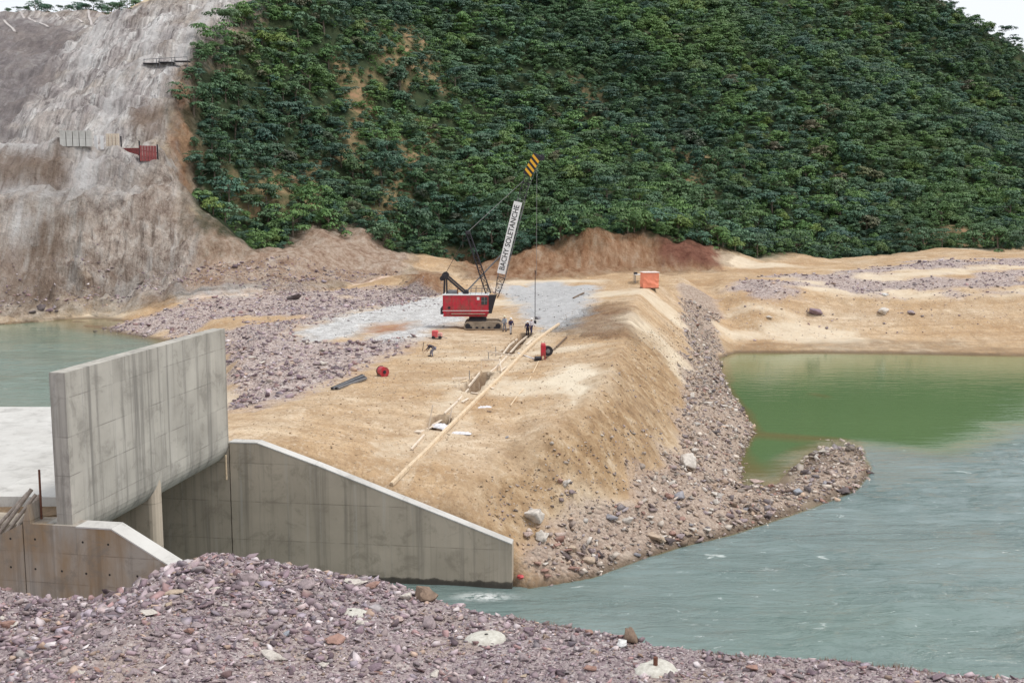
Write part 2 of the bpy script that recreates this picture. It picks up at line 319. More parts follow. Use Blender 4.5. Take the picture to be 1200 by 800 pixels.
# ------------------------------------------------------------------ node helper
class NT:
    def __init__(s, name):
        s.m = bpy.data.materials.new(name); s.m.use_nodes = True
        s.t = s.m.node_tree; s.t.nodes.clear()
        s.out = s.t.nodes.new('ShaderNodeOutputMaterial'); s.b = s.t.nodes.new('ShaderNodeBsdfPrincipled')
        s.t.links.new(s.b.outputs[0], s.out.inputs[0]); s._co = None
    def n(s, typ, **kw):
        x = s.t.nodes.new(typ)
        for k, v in kw.items(): setattr(x, k, v)
        return x
    def link(s, a, b): s.t.links.new(a, b)
    def put(s, sock, v):
        if hasattr(v, 'is_output') or isinstance(v, bpy.types.NodeSocket): s.link(v, sock)
        elif isinstance(v, (tuple, list)): sock.default_value = tuple(v) + ((1,) if len(v) == 3 and len(sock.default_value) == 4 else ())
        else: sock.default_value = v
    def geo(s): return s.n('ShaderNodeNewGeometry').outputs['Position']
    def obj(s): return s.n('ShaderNodeTexCoord').outputs['Object']
    def vmap(s, vec, scale=(1,1,1), rot=(0,0,0)):
        m = s.n('ShaderNodeMapping'); s.put(m.inputs['Vector'], vec); m.inputs['Scale'].default_value = scale; m.inputs['Rotation'].default_value = rot
        return m.outputs[0]
    def noise(s, vec, scale, detail=4, rough=0.55, dist=0.0):
        x = s.n('ShaderNodeTexNoise'); s.put(x.inputs['Vector'], vec); x.inputs['Scale'].default_value = scale
        x.inputs['Detail'].default_value = detail; x.inputs['Roughness'].default_value = rough; x.inputs['Distortion'].default_value = dist
        return x.outputs['Fac']
    def voro(s, vec, scale, out='Color', feature='F1'):
        x = s.n('ShaderNodeTexVoronoi', feature=feature); s.put(x.inputs['Vector'], vec); x.inputs['Scale'].default_value = scale
        return x.outputs[out]
    def ramp(s, fac, stops):
        r = s.n('ShaderNodeValToRGB'); s.put(r.inputs[0], fac); e = r.color_ramp.elements
        while len(e) < len(stops): e.new(0.5)
        for i, (p, c) in enumerate(stops):
            e[i].position = p; e[i].color = (c, c, c, 1) if isinstance(c, (int, float)) else tuple(c) + (1,)
        return r.outputs[0]
    def mix(s, fac, a, b, mode='MIX'):
        x = s.n('ShaderNodeMix', data_type='RGBA', blend_type=mode); s.put(x.inputs[0], fac); s.put(x.inputs[6], a); s.put(x.inputs[7], b)
        return x.outputs[2]
    def math(s, op, a, b=0.0, c=None, clamp=False):
        x = s.n('ShaderNodeMath', operation=op, use_clamp=clamp); s.put(x.inputs[0], a); s.put(x.inputs[1], b)
        if c is not None: s.put(x.inputs[2], c)
        return x.outputs[0]
    def attr(s, name, out='Color', typ='GEOMETRY'):
        x = s.n('ShaderNodeAttribute', attribute_name=name, attribute_type=typ); return x.outputs[out]
    def sep(s, v):
        x = s.n('ShaderNodeSeparateXYZ'); s.put(x.inputs[0], v); return x.outputs
    def bump(s, h, strength=0.5, dist=0.1, normal=None):
        x = s.n('ShaderNodeBump'); s.put(x.inputs['Height'], h); s.put(x.inputs['Strength'], strength); x.inputs['Distance'].default_value = dist
        if normal is not None: s.link(normal, x.inputs['Normal'])
        return x.outputs[0]
    def done(s, col=None, rough=0.9, normal=None, metal=None, spec=None):
        if col is not None: s.put(s.b.inputs['Base Color'], col)
        s.put(s.b.inputs['Roughness'], rough)
        if normal is not None: s.link(normal, s.b.inputs['Normal'])
        if metal is not None: s.put(s.b.inputs['Metallic'], metal)
        if spec is not None: s.put(s.b.inputs['Specular IOR Level'], spec)
        return s.m
MAT = {}
def make_terrain_mat():
    t = NT('earth'); P = t.geo()
    brk = t.math('ADD', t.math('MULTIPLY', t.noise(P, 0.55, 6, 0.75), 1.5), -0.75)
    def broken(name):
        out = []
        for v in t.sep(t.attr(name, 'Vector')):
            out.append(t.math('MULTIPLY', t.math('ADD', t.math('ADD', v, t.math('MULTIPLY', brk, t.math('MULTIPLY', t.math('MULTIPLY', v, t.math('SUBTRACT', 1.0, v)), 4.0))), 0.0), 1.0, clamp=True))
        return out
    m1 = broken('mask_a'); m2 = broken('mask_b'); m3 = broken('mask_c'); m4 = broken('mask_d'); m5 = broken('mask_e'); m6 = broken('mask_f')
    big = t.noise(P, 0.09, 5, 0.6); mid = t.noise(P, 0.7, 6, 0.65); fine = t.noise(P, 5.0, 6, 0.7)
    # sand and clayey fill
    sand = t.ramp(big, [(0.32, (0.42,0.265,0.14)), (0.48, (0.56,0.40,0.245)), (0.66, (0.66,0.535,0.39))])
    trk = t.noise(t.vmap(P, (0.12, 0.9, 0.5), (0,0,R(28))), 0.8, 6, 0.7)
    sand = t.mix(t.ramp(trk, [(0.42, 0.5), (0.62, 0.0)]), sand, (0.33,0.205,0.11))
    sand = t.mix(t.ramp(mid, [(0.36, 0.65), (0.56, 0.0)]), sand, (0.34,0.225,0.13))
    sand = t.mix(t.ramp(t.noise(P, 2.2, 7, .8), [(0.52, 0.0), (0.66, 0.6)]), sand, (0.68,0.585,0.46))
    sand = t.mix(t.ramp(fine, [(0.36, 0.7), (0.5, 0.0)]), sand, (0.27,0.18,0.11))
    pale = t.mix(mid, (0.72,0.635,0.50), (0.63,0.53,0.40))
    col = t.mix(m4[0], sand, pale)
    # embankment face: browner, streaked down the slope
    st = t.noise(t.vmap(P, (0.9, 0.9, 0.14), (0,0,R(40))), 1.0, 6, 0.7)
    face = t.ramp(st, [(0.32, (0.19,0.115,0.06)), (0.46, (0.32,0.205,0.11)), (0.56, (0.42,0.295,0.175)), (0.68, (0.56,0.45,0.325))])
    face = t.mix(t.ramp(t.noise(P, 2.6, 7, .8), [(0.36, 0.7), (0.5, 0.0)]), face, (0.16,0.10,0.055))
    col = t.mix(t.math('MULTIPLY', m4[1], 0.88), col, face)
    # orange / red clay
    cl = t.ramp(t.noise(t.vmap(P, (1,.35,.3)), 0.6, 7, 0.72), [(0.32, (0.25,0.115,0.06)), (0.44, (0.43,0.235,0.13)), (0.55, (0.56,0.355,0.225)), (0.68, (0.66,0.50,0.37))])
    col = t.mix(m2[0], col, cl)
    rd = t.ramp(t.noise(t.vmap(P, (1,1,.3)), 0.6, 6, 0.7), [(0.35, (0.20,0.075,0.05)), (0.6, (0.36,0.17,0.115))])
    col = t.mix(m2[1], col, rd)
    # quarried rock
    vst = t.noise(t.vmap(P, (0.50,0.075,0.05), (0,0,R(-10))), 1.0, 8, 0.66, 0.5)
    rk = t.ramp(vst, [(0.31, (0.25,0.215,0.215)), (0.39, (0.48,0.43,0.42)), (0.47, (0.62,0.57,0.555)), (0.54, (0.74,0.70,0.685)), (0.61, (0.92,0.90,0.885))])
    rk = t.mix(t.ramp(t.noise(P, 0.05, 4, 0.6), [(0.5, 0.0), (0.66, 0.55)]), rk, (0.46,0.36,0.26))
    rk = t.mix(1, rk, t.ramp(t.noise(t.vmap(P, (1.5,.16,.12), (0,0,R(-10))), 1.0, 7, .75, .4), [(.34, (.45,.43,.42)), (.5, (.95,.95,.95)), (.62, (1.15,1.14,1.13))]), 'MULTIPLY')
    rk = t.mix(t.ramp(t.noise(t.vmap(P, (1,.5,.6)), 0.8, 7, 0.8), [(0.36, 0.8), (0.48, 0.0)]), rk, (0.16,0.135,0.13))
    col = t.mix(m1[2], col, rk)
    rl = t.ramp(t.noise(t.vmap(P, (0.6,0.45,0.4)), 1.0, 8, 0.78), [(0.32, (0.15,0.105,0.09)), (0.41, (0.40,0.32,0.275)), (0.51, (0.62,0.53,0.465)), (0.63, (0.80,0.74,0.69))])
    rl = t.mix(1, rl, t.ramp(t.noise(t.vmap(P, (1.2,.3,.2), (0,0,R(-10))), 1.0, 7, .78, .5), [(.36, (.42,.39,.37)), (.5, (.97,.96,.95)), (.62, (1.15,1.14,1.12))]), 'MULTIPLY')
    rl = t.mix(t.ramp(t.noise(P, 0.07, 3, 0.6), [(0.47, 0.0), (0.62, 0.6)]), rl, (0.33,0.24,0.185))
    rl = t.mix(t.ramp(t.noise(t.vmap(P, (0.45,0.08,0.05)), 1.0, 6, 0.6), [(0.56, 0.0), (0.66, 0.8)]), rl, (0.74,0.70,0.66))
    col = t.mix(m3[0], col, rl)
    vs2 = t.noise(t.vmap(P, (0.9,0.10,0.07), (0,0,R(-10))), 1.0, 7, .7)
    col = t.mix(t.math('MULTIPLY', m6[0], .75), col, t.mix(vs2, (0.12,0.08,0.055), (0.36,0.25,0.175)))
    col = t.mix(t.math('MULTIPLY', m5[1], t.ramp(vs2, [(.36, .25), (.54, 1)])), col, t.mix(fine, (0.70,0.67,0.655), (0.92,0.90,0.885)))
    pp = t.ramp(t.noise(t.vmap(P, (0.15,0.15,0.3)), 1.0, 6, 0.7), [(0.3, (0.17,0.145,0.15)), (0.5, (0.27,0.235,0.235)), (0.7, (0.36,0.31,0.29))])
    col = t.mix(m3[1], col, pp)
    sc_ = t.ramp(t.noise(t.vmap(P, (1,.6,.5)), .7, 8, .76), [(.32, (.28,.17,.115)), (.44, (.48,.33,.24)), (.54, (.63,.48,.375)), (.66, (.76,.65,.55))])
    col = t.mix(m6[2], col, sc_)
    # purple-grey rubble between the loose stones
    v = t.n('ShaderNodeTexVoronoi'); t.put(v.inputs['Vector'], P); v.inputs['Scale'].default_value = 4.2
    hsv = t.sep(v.outputs['Color'])
    rb = t.ramp(hsv[0], [(0.0, (0.22,0.17,0.17)), (0.35, (0.39,0.32,0.315)), (0.65, (0.50,0.42,0.405)), (1.0, (0.64,0.58,0.55))])
    rb = t.mix(t.math('MULTIPLY', mid, 0.55), rb, (0.44,0.33,0.255))
    rb = t.mix(t.math('MULTIPLY', m5[0], .8), rb, t.mix(hsv[1], (0.30,0.215,0.16), (0.52,0.42,0.335)))
    col = t.mix(m1[0], col, rb)
    # washed grey cement and lime spoil
    gy = t.ramp(mid, [(0.3, (0.33,0.32,0.31)), (0.5, (0.52,0.51,0.50)), (0.7, (0.70,0.70,0.69))])
    gy = t.mix(t.ramp(fine, [(0.38, 0.8), (0.5, 0.0)]), gy, (0.26,0.245,0.24))
    gy = t.mix(t.math('MULTIPLY', m5[2], .75), gy, t.mix(t.noise(P, 1.6, 7, .8), (0.24,0.235,0.235), (0.56,0.56,0.565)))
    col = t.mix(m1[1], col, gy)
    # undergrowth soil on the hill
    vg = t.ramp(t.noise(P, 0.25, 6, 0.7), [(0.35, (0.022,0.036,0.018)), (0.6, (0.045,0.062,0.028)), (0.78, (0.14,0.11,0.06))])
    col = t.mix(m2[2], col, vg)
    br = t.ramp(t.noise(P, 0.35, 6, 0.75), [(0.35, (0.10,0.10,0.045)), (0.5, (0.22,0.17,0.09)), (0.65, (0.36,0.22,0.13))])
    col = t.mix(m3[2], col, br)
    col = t.mix(t.math('MULTIPLY', m6[1], .85), col, t.mix(fine, (0.13,0.085,0.055), (0.28,0.195,0.13)))   # shade inside the dug pits, put into the soil colour
    # wet margin beside water
    col = t.mix(t.math('MULTIPLY', m4[2], 0.8), col, (0.105,0.075,0.048))
    vd = t.math('MULTIPLY', v.outputs['Distance'], m1[0])
    h = t.math('ADD', t.math('MULTIPLY', fine, 0.35), t.math('MULTIPLY', mid, 0.8))
    h = t.math('SUBTRACT', h, t.math('MULTIPLY', vd, 1.2))
    rkh = t.math('MULTIPLY', t.math('ADD', m1[2], m3[0]), t.noise(t.vmap(P, (1,1,.6)), 0.55, 8, 0.75))
    vr = t.n('ShaderNodeTexVoronoi', feature='F1'); t.put(vr.inputs['Vector'], t.vmap(P, (.55,.30,.42), (0,0,R(-14)))); vr.inputs['Scale'].default_value = 1.0; vr.inputs['Randomness'].default_value = .9
    vh = t.math('MULTIPLY', t.math('ADD', m1[2], m3[0]), t.math('ADD', t.sep(vr.outputs['Color'])[0], t.math('MULTIPLY', vr.outputs['Distance'], -.7)))
    rkh = t.math('ADD', rkh, t.math('MULTIPLY', vh, .16))
    b2 = t.bump(t.math('ADD', rkh, t.math('MULTIPLY', t.math('MULTIPLY', m2[0], t.noise(t.vmap(P, (1,1,.4)), 0.9, 7, .75)), 1.0)), 1.0, 2.2)
    return t.done(col, 0.95, t.bump(h, 0.75, 0.28, b2), spec=0.2)
MAT['earth'] = make_terrain_mat()

def np_mesh(name, V, F, mat, smooth=False):
    """V (n,3), F (m,k) all of one size"""
    me = bpy.data.meshes.new(name); V = np.asarray(V, np.float32); F = np.asarray(F, np.int32)
    me.vertices.add(len(V)); me.vertices.foreach_set('co', V.ravel())
    k = F.shape[1]; me.loops.add(F.size); me.loops.foreach_set('vertex_index', F.ravel())
    me.polygons.add(len(F)); me.polygons.foreach_set('loop_start', np.arange(0, F.size, k, dtype=np.int32))
    if smooth: me.polygons.foreach_set('use_smooth', np.ones(len(F), bool))
    me.update(calc_edges=True); me.validate()
    if mat: me.materials.append(mat)
    return me
def link(name, data, parent=None, **props):
    o = bpy.data.objects.new(name, data); COL.objects.link(o)
    if parent is not None: o.parent = parent
    for k, v in props.items(): o[k] = v
    return o
def thing(name, label, cat, loc=(0,0,0), rz=0, group=None):
    o = link(name, None); o.location = loc; o.rotation_euler = (0,0,rz); o['label'] = label; o['category'] = cat
    if group: o['group'] = group
    o.empty_display_size = 0.3
    return o
def tag(o, label, cat, group=None):
    o['label'] = label; o['category'] = cat
    if group: o['group'] = group
    return o
def vattr(me, name, arr):
    a = me.attributes.new(name, 'FLOAT_VECTOR', 'POINT'); a.data.foreach_set('vector', np.asarray(arr, np.float32).ravel())
def dup(root, loc, rz, label=None, group=None, scale=None):
    r = root.copy(); COL.objects.link(r); r.location = loc; r.rotation_euler = (0,0,rz)
    if scale is not None: r.scale = (scale,)*3 if not hasattr(scale, '__len__') else scale
    if label: r['label'] = label
    if group: r['group'] = group
    for ch in list(root.children):
        c = ch.copy(); COL.objects.link(c); c.parent = r
        for g in ch.children:
            d = g.copy(); COL.objects.link(d); d.parent = c
    return r

# ------------------------------------------------------------------ build terrain sheets
GB = Grid(-72, 72, 42, 172.2, 0.3, 2); GD = Grid(-151.2, 150, 166.2, 268.2, 0.6, 1); GC = Grid(-320, 420, 26, 610, 2.0, 1)
for g in (GB, GD, GC):
    g.f = masks(g.X, g.Y, g.z); g.z = detail(g.X, g.Y, g.z, g.f)
_q = lambda n, t: tuple(HN[:2] + HNRM * n + HDIR * t)
CHAN = [_q(-13, .2), _q(-13, HLEN + .35), (FJ[0], FJ[1] + .3), (WE[0] - .2, WE[1] + .3), (WE[0] + 3, 50), (-19.2, 46.5), _q(0, .2)]
GB.z = np.where(inpoly(GB.X, GB.Y, CHAN), np.minimum(GB.z, -2.6), GB.z)
# finer sheets meet the coarser ones at their edges
def ease(fine, coarse, w, sides):
    X1 = fine.x0 + (fine.nx-1)*fine.res; Y1 = fine.y0 + (fine.ny-1)*fine.res
    d = np.full(fine.X.shape, 1e9)
    if 'l' in sides: d = np.minimum(d, fine.X - fine.x0)
    if 'r' in sides: d = np.minimum(d, X1 - fine.X)
    if 'b' in sides: d = np.minimum(d, fine.Y - fine.y0)
    if 't' in sides: d = np.minimum(d, Y1 - fine.Y)
    k = sstep(0.2, w, d); fine.z = fine.z * k + coarse.at(fine.X, fine.Y) * (1 - k)
ease(GD, GC, 5, 'lrbt'); ease(GB, GD, 3, 't'); ease(GB, GC, 4, 'lr')
def H(x, y):
    x = np.asarray(x, float); y = np.asarray(y, float)
    return np.where(GB.inside(x, y, .3), GB.at(x, y), np.where(GD.inside(x, y, .6), GD.at(x, y), GC.at(x, y)))
def Mk(k, x, y):
    x = np.asarray(x, float); y = np.asarray(y, float)
    return np.where(GB.inside(x, y, .3), GB.at(x, y, GB.f[k]), np.where(GD.inside(x, y, .6), GD.at(x, y, GD.f[k]), GC.at(x, y, GC.f[k])))
def castH(px, py):
    r = ray(px, py); t = np.arange(44, 560, 0.15) / r[1]
    x, y, z = r[0]*t, r[1]*t, CAM_Z + r[2]*t
    k = np.where(z <= H(x, y))[0]
    k = k[0] if len(k) else len(t) - 1
    return Vector((x[k], y[k], float(H(x[k], y[k]))))
def sheet(g, cut, low):
    f = g.f; n = g.nx * g.ny
    Xc = (g.X[:-1,:-1] + g.X[1:,1:]) / 2; Yc = (g.Y[:-1,:-1] + g.Y[1:,1:]) / 2
    keep = ~cut(Xc, Yc)
    zz = g.z - low(g.X, g.Y)
    idx = np.arange(n).reshape(g.ny, g.nx)
    quads = np.stack([idx[:-1,:-1], idx[:-1,1:], idx[1:,1:], idx[1:,:-1]], -1)
    bare = 0
    for p, w in BARE: bare = np.maximum(bare, soft(g.X, g.Y, p, 5, 8, 5, 2.0))
    rubm = np.maximum.reduce([f['rub1'], f['rub2'], f['rub3']])
    wet = np.maximum(sstep(0.55, 0.05, zz), f['mudw'] * .35) * sstep(-0.2, 0.3, g.X + 25) + sstep(0.35, 0, np.abs(zz - ZP)) * (g.X < -20)
    A = np.stack([rubm, np.maximum.reduce([f['grey1'], f['grey2'], f['grey3'] * .6]), f['rocku']], -1)
    B = np.stack([np.maximum.reduce([f['clay1'], f['clay2'], f['clay3'], f['clay4'] * .55]), np.maximum.reduce([f['red'], f['red2'] * .6, f['red3']]), f['veg']], -1)
    C = np.stack([f['rockl'], f['purp'] * .8, bare * f['veg']], -1)
    E = np.stack([f['rub2'], np.clip(sum(f['wash%s' % q] for q in ('','2','3','4','5','6','7','8')) + .6 * (f['bench'] + f['bench2']), 0, 1), np.maximum(f['grey2'], 0)], -1)
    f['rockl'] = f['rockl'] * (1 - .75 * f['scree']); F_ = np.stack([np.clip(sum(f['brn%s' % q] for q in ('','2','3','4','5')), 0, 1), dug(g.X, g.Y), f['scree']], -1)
    D = np.stack([np.maximum(np.maximum(f['pale'], f['pale2'] * .8), sstep(.1, .55, fbm(g.X * .4, g.Y, 16, 4, 95)) * .7), f['face'], np.clip(wet, 0, 1)], -1)
    part = np.zeros(Xc.shape, int)
    c4 = lambda a: (a[:-1,:-1] + a[1:,1:] + a[:-1,1:] + a[1:,:-1]) / 4
    rock = np.maximum(c4(f['rocku']), c4(f['rockl'])) > .5; veg = c4(f['veg']) > .5
    far = Yc > 158
    part[:] = 0; part[c4(f['rub1']) > .5] = 1; part[far & (Xc > 10)] = 2; part[rock] = 3; part[veg] = 4
    part[(Yc > 230) & ~rock & (part != 2)] = 4
    for k, nm in enumerate(['sand_embankment', 'rubble_ground', 'far_bank', 'quarried_hillside', 'wooded_hillside']):
        q = quads[(part == k) & keep]
        if len(q) == 0: continue
        u, inv = np.unique(q.ravel(), return_inverse=True)
        V = np.stack([g.X.ravel()[u], g.Y.ravel()[u], zz.ravel()[u]], -1)
        me = np_mesh(nm, V, inv.reshape(-1, 4), MAT['earth'], True)
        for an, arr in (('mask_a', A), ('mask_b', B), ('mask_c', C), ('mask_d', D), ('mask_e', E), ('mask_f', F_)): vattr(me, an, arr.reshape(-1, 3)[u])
        link(nm, me, kind='structure')
def under(x, y, x0, x1, y0, y1, d): return d * ((x > x0) & (x < x1) & (y > y0) & (y < y1))
sheet(GB, lambda x, y: (x < -33) & (y < 47), lambda x, y: 0 * x)
sheet(GD, lambda x, y: (y < 168) & (np.abs(x) < 68) , lambda x, y: under(x, y, -71.9, 71.9, 0, 172.1, .6))
sheet(GC, lambda x, y: ((np.abs(x) < 67) & (y < 168) & (y > 43)) | ((np.abs(x) < 145) & (y > 176) & (y < 263)) | ((x > -70) & (x < 60) & (y < 46)),
      lambda x, y: np.maximum(under(x, y, -71.9, 71.9, 40, 172.1, .9), under(x, y, -151, 149.9, 171.2, 268, .9)))

# ------------------------------------------------------------------ foreground gravel bank (the camera looks over it)
EDGE = [(-60,690,14.0),(0,692,14.0),(60,703,13.8),(110,706,13.75),(150,690,13.9),(200,662,14.25),(250,648,14.45),(300,658,14.3),(400,676,14.1),(480,690,14.0),(520,706,13.9),(640,730,14.0),(730,746,14.2),(850,765,14.35),(1000,778,14.45),(1200,793,14.5),(1400,805,14.5)]
E3 = np.array([pz(*e) for e in EDGE])
def bank_z(X, Y):
    ed = np.interp(X, E3[:,0], E3[:,1]); ez = np.interp(X, E3[:,0], E3[:,2])
    s = Y - ed
    top = ez + np.clip(-s, 0, 9) * 0.085 + np.clip(-s - 9, 0, 30) * 0.02
    k = np.interp(X, [-40, -18, -8, 0], [0.42, 0.42, 0.62, 0.78])
    fall = ez - np.clip(s, 0, None) * k
    low = np.interp(X, [-40, -16, -8, 0], [3.6, 3.2, -3, -3.5])
    z = np.where(s < 0, top, np.maximum(fall, low))
    return z + 0.10 * fbm(X, Y, 3.5, 3, 101) * sstep(1.5, -1.5, np.abs(s) - 3) + 0.05 * fbm(X, Y, 1.1, 3, 103) + 0.03 * np.abs(fbm(X, Y, .3, 2, 107))
def make_gravel_mat():
    t = NT('gravel'); P = t.geo()
    v1 = t.n('ShaderNodeTexVoronoi'); t.put(v1.inputs['Vector'], P); v1.inputs['Scale'].default_value = 13
    v2 = t.n('ShaderNodeTexVoronoi'); t.put(v2.inputs['Vector'], P); v2.inputs['Scale'].default_value = 34
    a = t.ramp(t.sep(v1.outputs['Color'])[0], [(0, (0.17,0.125,0.135)), (.4, (0.31,0.245,0.255)), (.7, (0.41,0.34,0.335)), (1, (0.53,0.48,0.46))])
    b = t.ramp(t.sep(v2.outputs['Color'])[1], [(0, (0.16,0.115,0.125)), (.5, (0.33,0.265,0.27)), (1, (0.47,0.41,0.39))])
    c = t.mix(t.ramp(t.noise(P, 1.2, 4), [(.4, 0), (.6, 1)]), a, b)
    c = t.mix(t.ramp(t.noise(P, 0.5, 4, .6), [(.5, 0), (.7, .5)]), c, (0.42,0.33,0.26))
    h = t.math('ADD', t.math('MULTIPLY', v1.outputs['Distance'], -1.0), t.math('MULTIPLY', v2.outputs['Distance'], -.4))
    return t.done(c, 0.92, t.bump(h, 0.9, 0.06), spec=.25)
MAT['gravel'] = make_gravel_mat()
def bank_sheet(name, x0, x1, y0, y1, res, cut=None):
    nx = int((x1-x0)/res)+1; ny = int((y1-y0)/res)+1
    X, Y = np.meshgrid(x0 + res*np.arange(nx), y0 + res*np.arange(ny)); Zz = bank_z(X, Y)
    idx = np.arange(nx*ny).reshape(ny, nx); q = np.stack([idx[:-1,:-1], idx[:-1,1:], idx[1:,1:], idx[1:,:-1]], -1)
    if cut: q = q[~cut(X[:-1,:-1]+res/2, Y[:-1,:-1]+res/2)]
    q = q.reshape(-1, 4); u, inv = np.unique(q.ravel(), return_inverse=True)
    V = np.stack([X.ravel()[u], Y.ravel()[u], Zz.ravel()[u]], -1)
    link(name, np_mesh(name, V, inv.reshape(-1,4), MAT['gravel'], True), kind='structure')
bank_sheet('gravel_bank', -18, 18, 14, 29, 0.09)
bank_sheet('gravel_bank_slope', -40, 60, -14, 48, 0.5, lambda x, y: ((x > -18) & (x < 17.9) & (y > 14) & (y < 29)) | ((y > 47) & (x > -36)))

# ------------------------------------------------------------------ water
def make_water_mat():
    t = NT('water'); P = t.geo()
    a = t.sep(t.attr('wmask', 'Vector'))           # x: depth, y: running water, z: turbidity
    calm = t.mix(t.noise(P, 0.05, 3), (0.095,0.158,0.066), (0.125,0.195,0.085))
    flow = t.mix(t.noise(t.vmap(P, (.06,.18,1), (0,0,R(10))), 1.0, 6, .7, .6), (0.095,0.142,0.138), (0.235,0.30,0.295))
    c = t.mix(a[1], calm, flow)
    c = t.mix(t.math('MULTIPLY', a[2], .75), c, (0.17,0.24,0.21))
    shal = t.ramp(a[0], [(0.0, 1.0), (0.14, 0.75), (0.42, 0.0)])
    c = t.mix(shal, c, (0.165,0.135,0.060))
    c = t.mix(t.math('MULTIPLY', t.attr('wfoam', 'Fac'), t.ramp(t.noise(P, 2.0, 6, .7), [(.4, 0), (.55, 1)])), c, (0.75,0.78,0.77))
    foam = t.math('MULTIPLY', t.ramp(t.noise(t.vmap(P, (.5,.9,1), (0,0,R(8))), 1.3, 7, .7, .8), [(.63, 0), (.70, 1)]), t.math('MULTIPLY', a[1], .7))
    c = t.mix(foam, c, (0.66,0.72,0.70))
    w1 = t.noise(t.vmap(P, (.28,1.0,1), (0,0,R(-14))), 1.0, 5, .6, .7); w2 = t.noise(t.vmap(P, (.8,1.9,1), (0,0,R(12))), 1.6, 4, .6, .3)
    patch = t.ramp(t.noise(t.vmap(P, (.07,.16,1), (0,0,R(-8))), 1.0, 4, .6, .5), [(.36, .18), (.62, 1.0)])
    h = t.math('ADD', w1, t.math('MULTIPLY', w2, t.math('MULTIPLY', patch, .3)))
    st = t.math('ADD', t.math('MULTIPLY', t.math('MULTIPLY', a[1], patch), 1.0), .04)
    t.b.inputs['IOR'].default_value = 1.33
    return t.done(c, t.math('ADD', t.math('MULTIPLY', a[1], .05), .04), t.bump(h, st, .6), spec=.5)
MAT['water'] = make_water_mat()
def water(name, x0, x1, y0, y1, z, res, mask):
    nx = int((x1-x0)/res)+1; ny = int((y1-y0)/res)+1
    X, Y = np.meshgrid(x0 + res*np.arange(nx), y0 + res*np.arange(ny))
    dep = z - H(X, Y); m = mask(X, Y, dep)
    Zz = np.full(X.shape, z) + m[...,1] * (0.13 * ridged(X*.32 - Y*.12, Y, 2.9, 3, 201) * np.clip(.55 + 1.1 * fbm(X, Y, 13, 2, 203), .08, 2) + .06 * fbm(X, Y, 7, 2, 205)) * sstep(0, .5, dep)
    idx = np.arange(nx*ny).reshape(ny, nx); q = np.stack([idx[:-1,:-1], idx[:-1,1:], idx[1:,1:], idx[1:,:-1]], -1)
    ok = (dep > -0.6); ok = ok[:-1,:-1] | ok[1:,:-1] | ok[:-1,1:] | ok[1:,1:]
    q = q[ok]; u, inv = np.unique(q.ravel(), return_inverse=True)
    me = np_mesh(name, np.stack([X.ravel()[u], Y.ravel()[u], Zz.ravel()[u]], -1), inv.reshape(-1,4), MAT['water'], True)
    fo = np.exp(-(((X - WE[0] + 1.6) / 1.3) ** 2 + ((Y - WE[1] + 1.3) / .55) ** 2)) * 1.2
    a = me.attributes.new('wfoam', 'FLOAT', 'POINT'); a.data.foreach_set('value', np.clip(fo, 0, 1).astype(np.float32).ravel()[u])
    vattr(me, 'wmask', m.reshape(-1,3)[u]); link(name, me, kind='structure')
FLOWP = [tuple(pz(a, b, 0)[:2]) for a, b in [(1018,520),(1060,528),(1090,532),(1130,522),(1200,502),(1300,485)]] + [(170,80),(100,10),(-40,10),(-40,75),(20,85)]
def river_mask(X, Y, dep):
    fl = blur(soft(X, Y, FLOWP, 3.0, 9, 7, 2.0), 24)
    fl = fl * sstep(31.5, 35, X + 0.45 * np.maximum(0, 92 - Y) + 100 * (Y < 88)) if False else fl
    tb = sstep(75, 40, Y) * fl * (0.75 + .5 * fbm(X, Y, 12, 3, 211))
    # sand carried up by the eddy beyond the spit
    sub = np.exp(-(((X - 36 + .8 * fbm(X, Y, 5, 3, 215)) / 4) ** 2 + ((Y - 124) / 6) ** 2)) * .93
    d2 = np.clip(np.clip(dep, 0, 3) - sub * 2.85, 0, 3)
    d2 = np.maximum(d2, fl * sstep(0, .35, dep) * 1.5)
    return np.stack([np.clip(d2, 0, 3) / 3 * 1.9, fl, np.clip(tb, 0, 1)], -1)
water('river', -34, 130, 34, 164, 0.0, 0.34, river_mask)
def pool_mask(X, Y, dep):
    return np.stack([np.clip(dep, 0, 3) * .55, 0.55 * sstep(150, 110, Y), 0.8 + 0 * X], -1)
water('upstream_pool', -150, -24, 72, 166, ZP, 0.8, pool_mask)

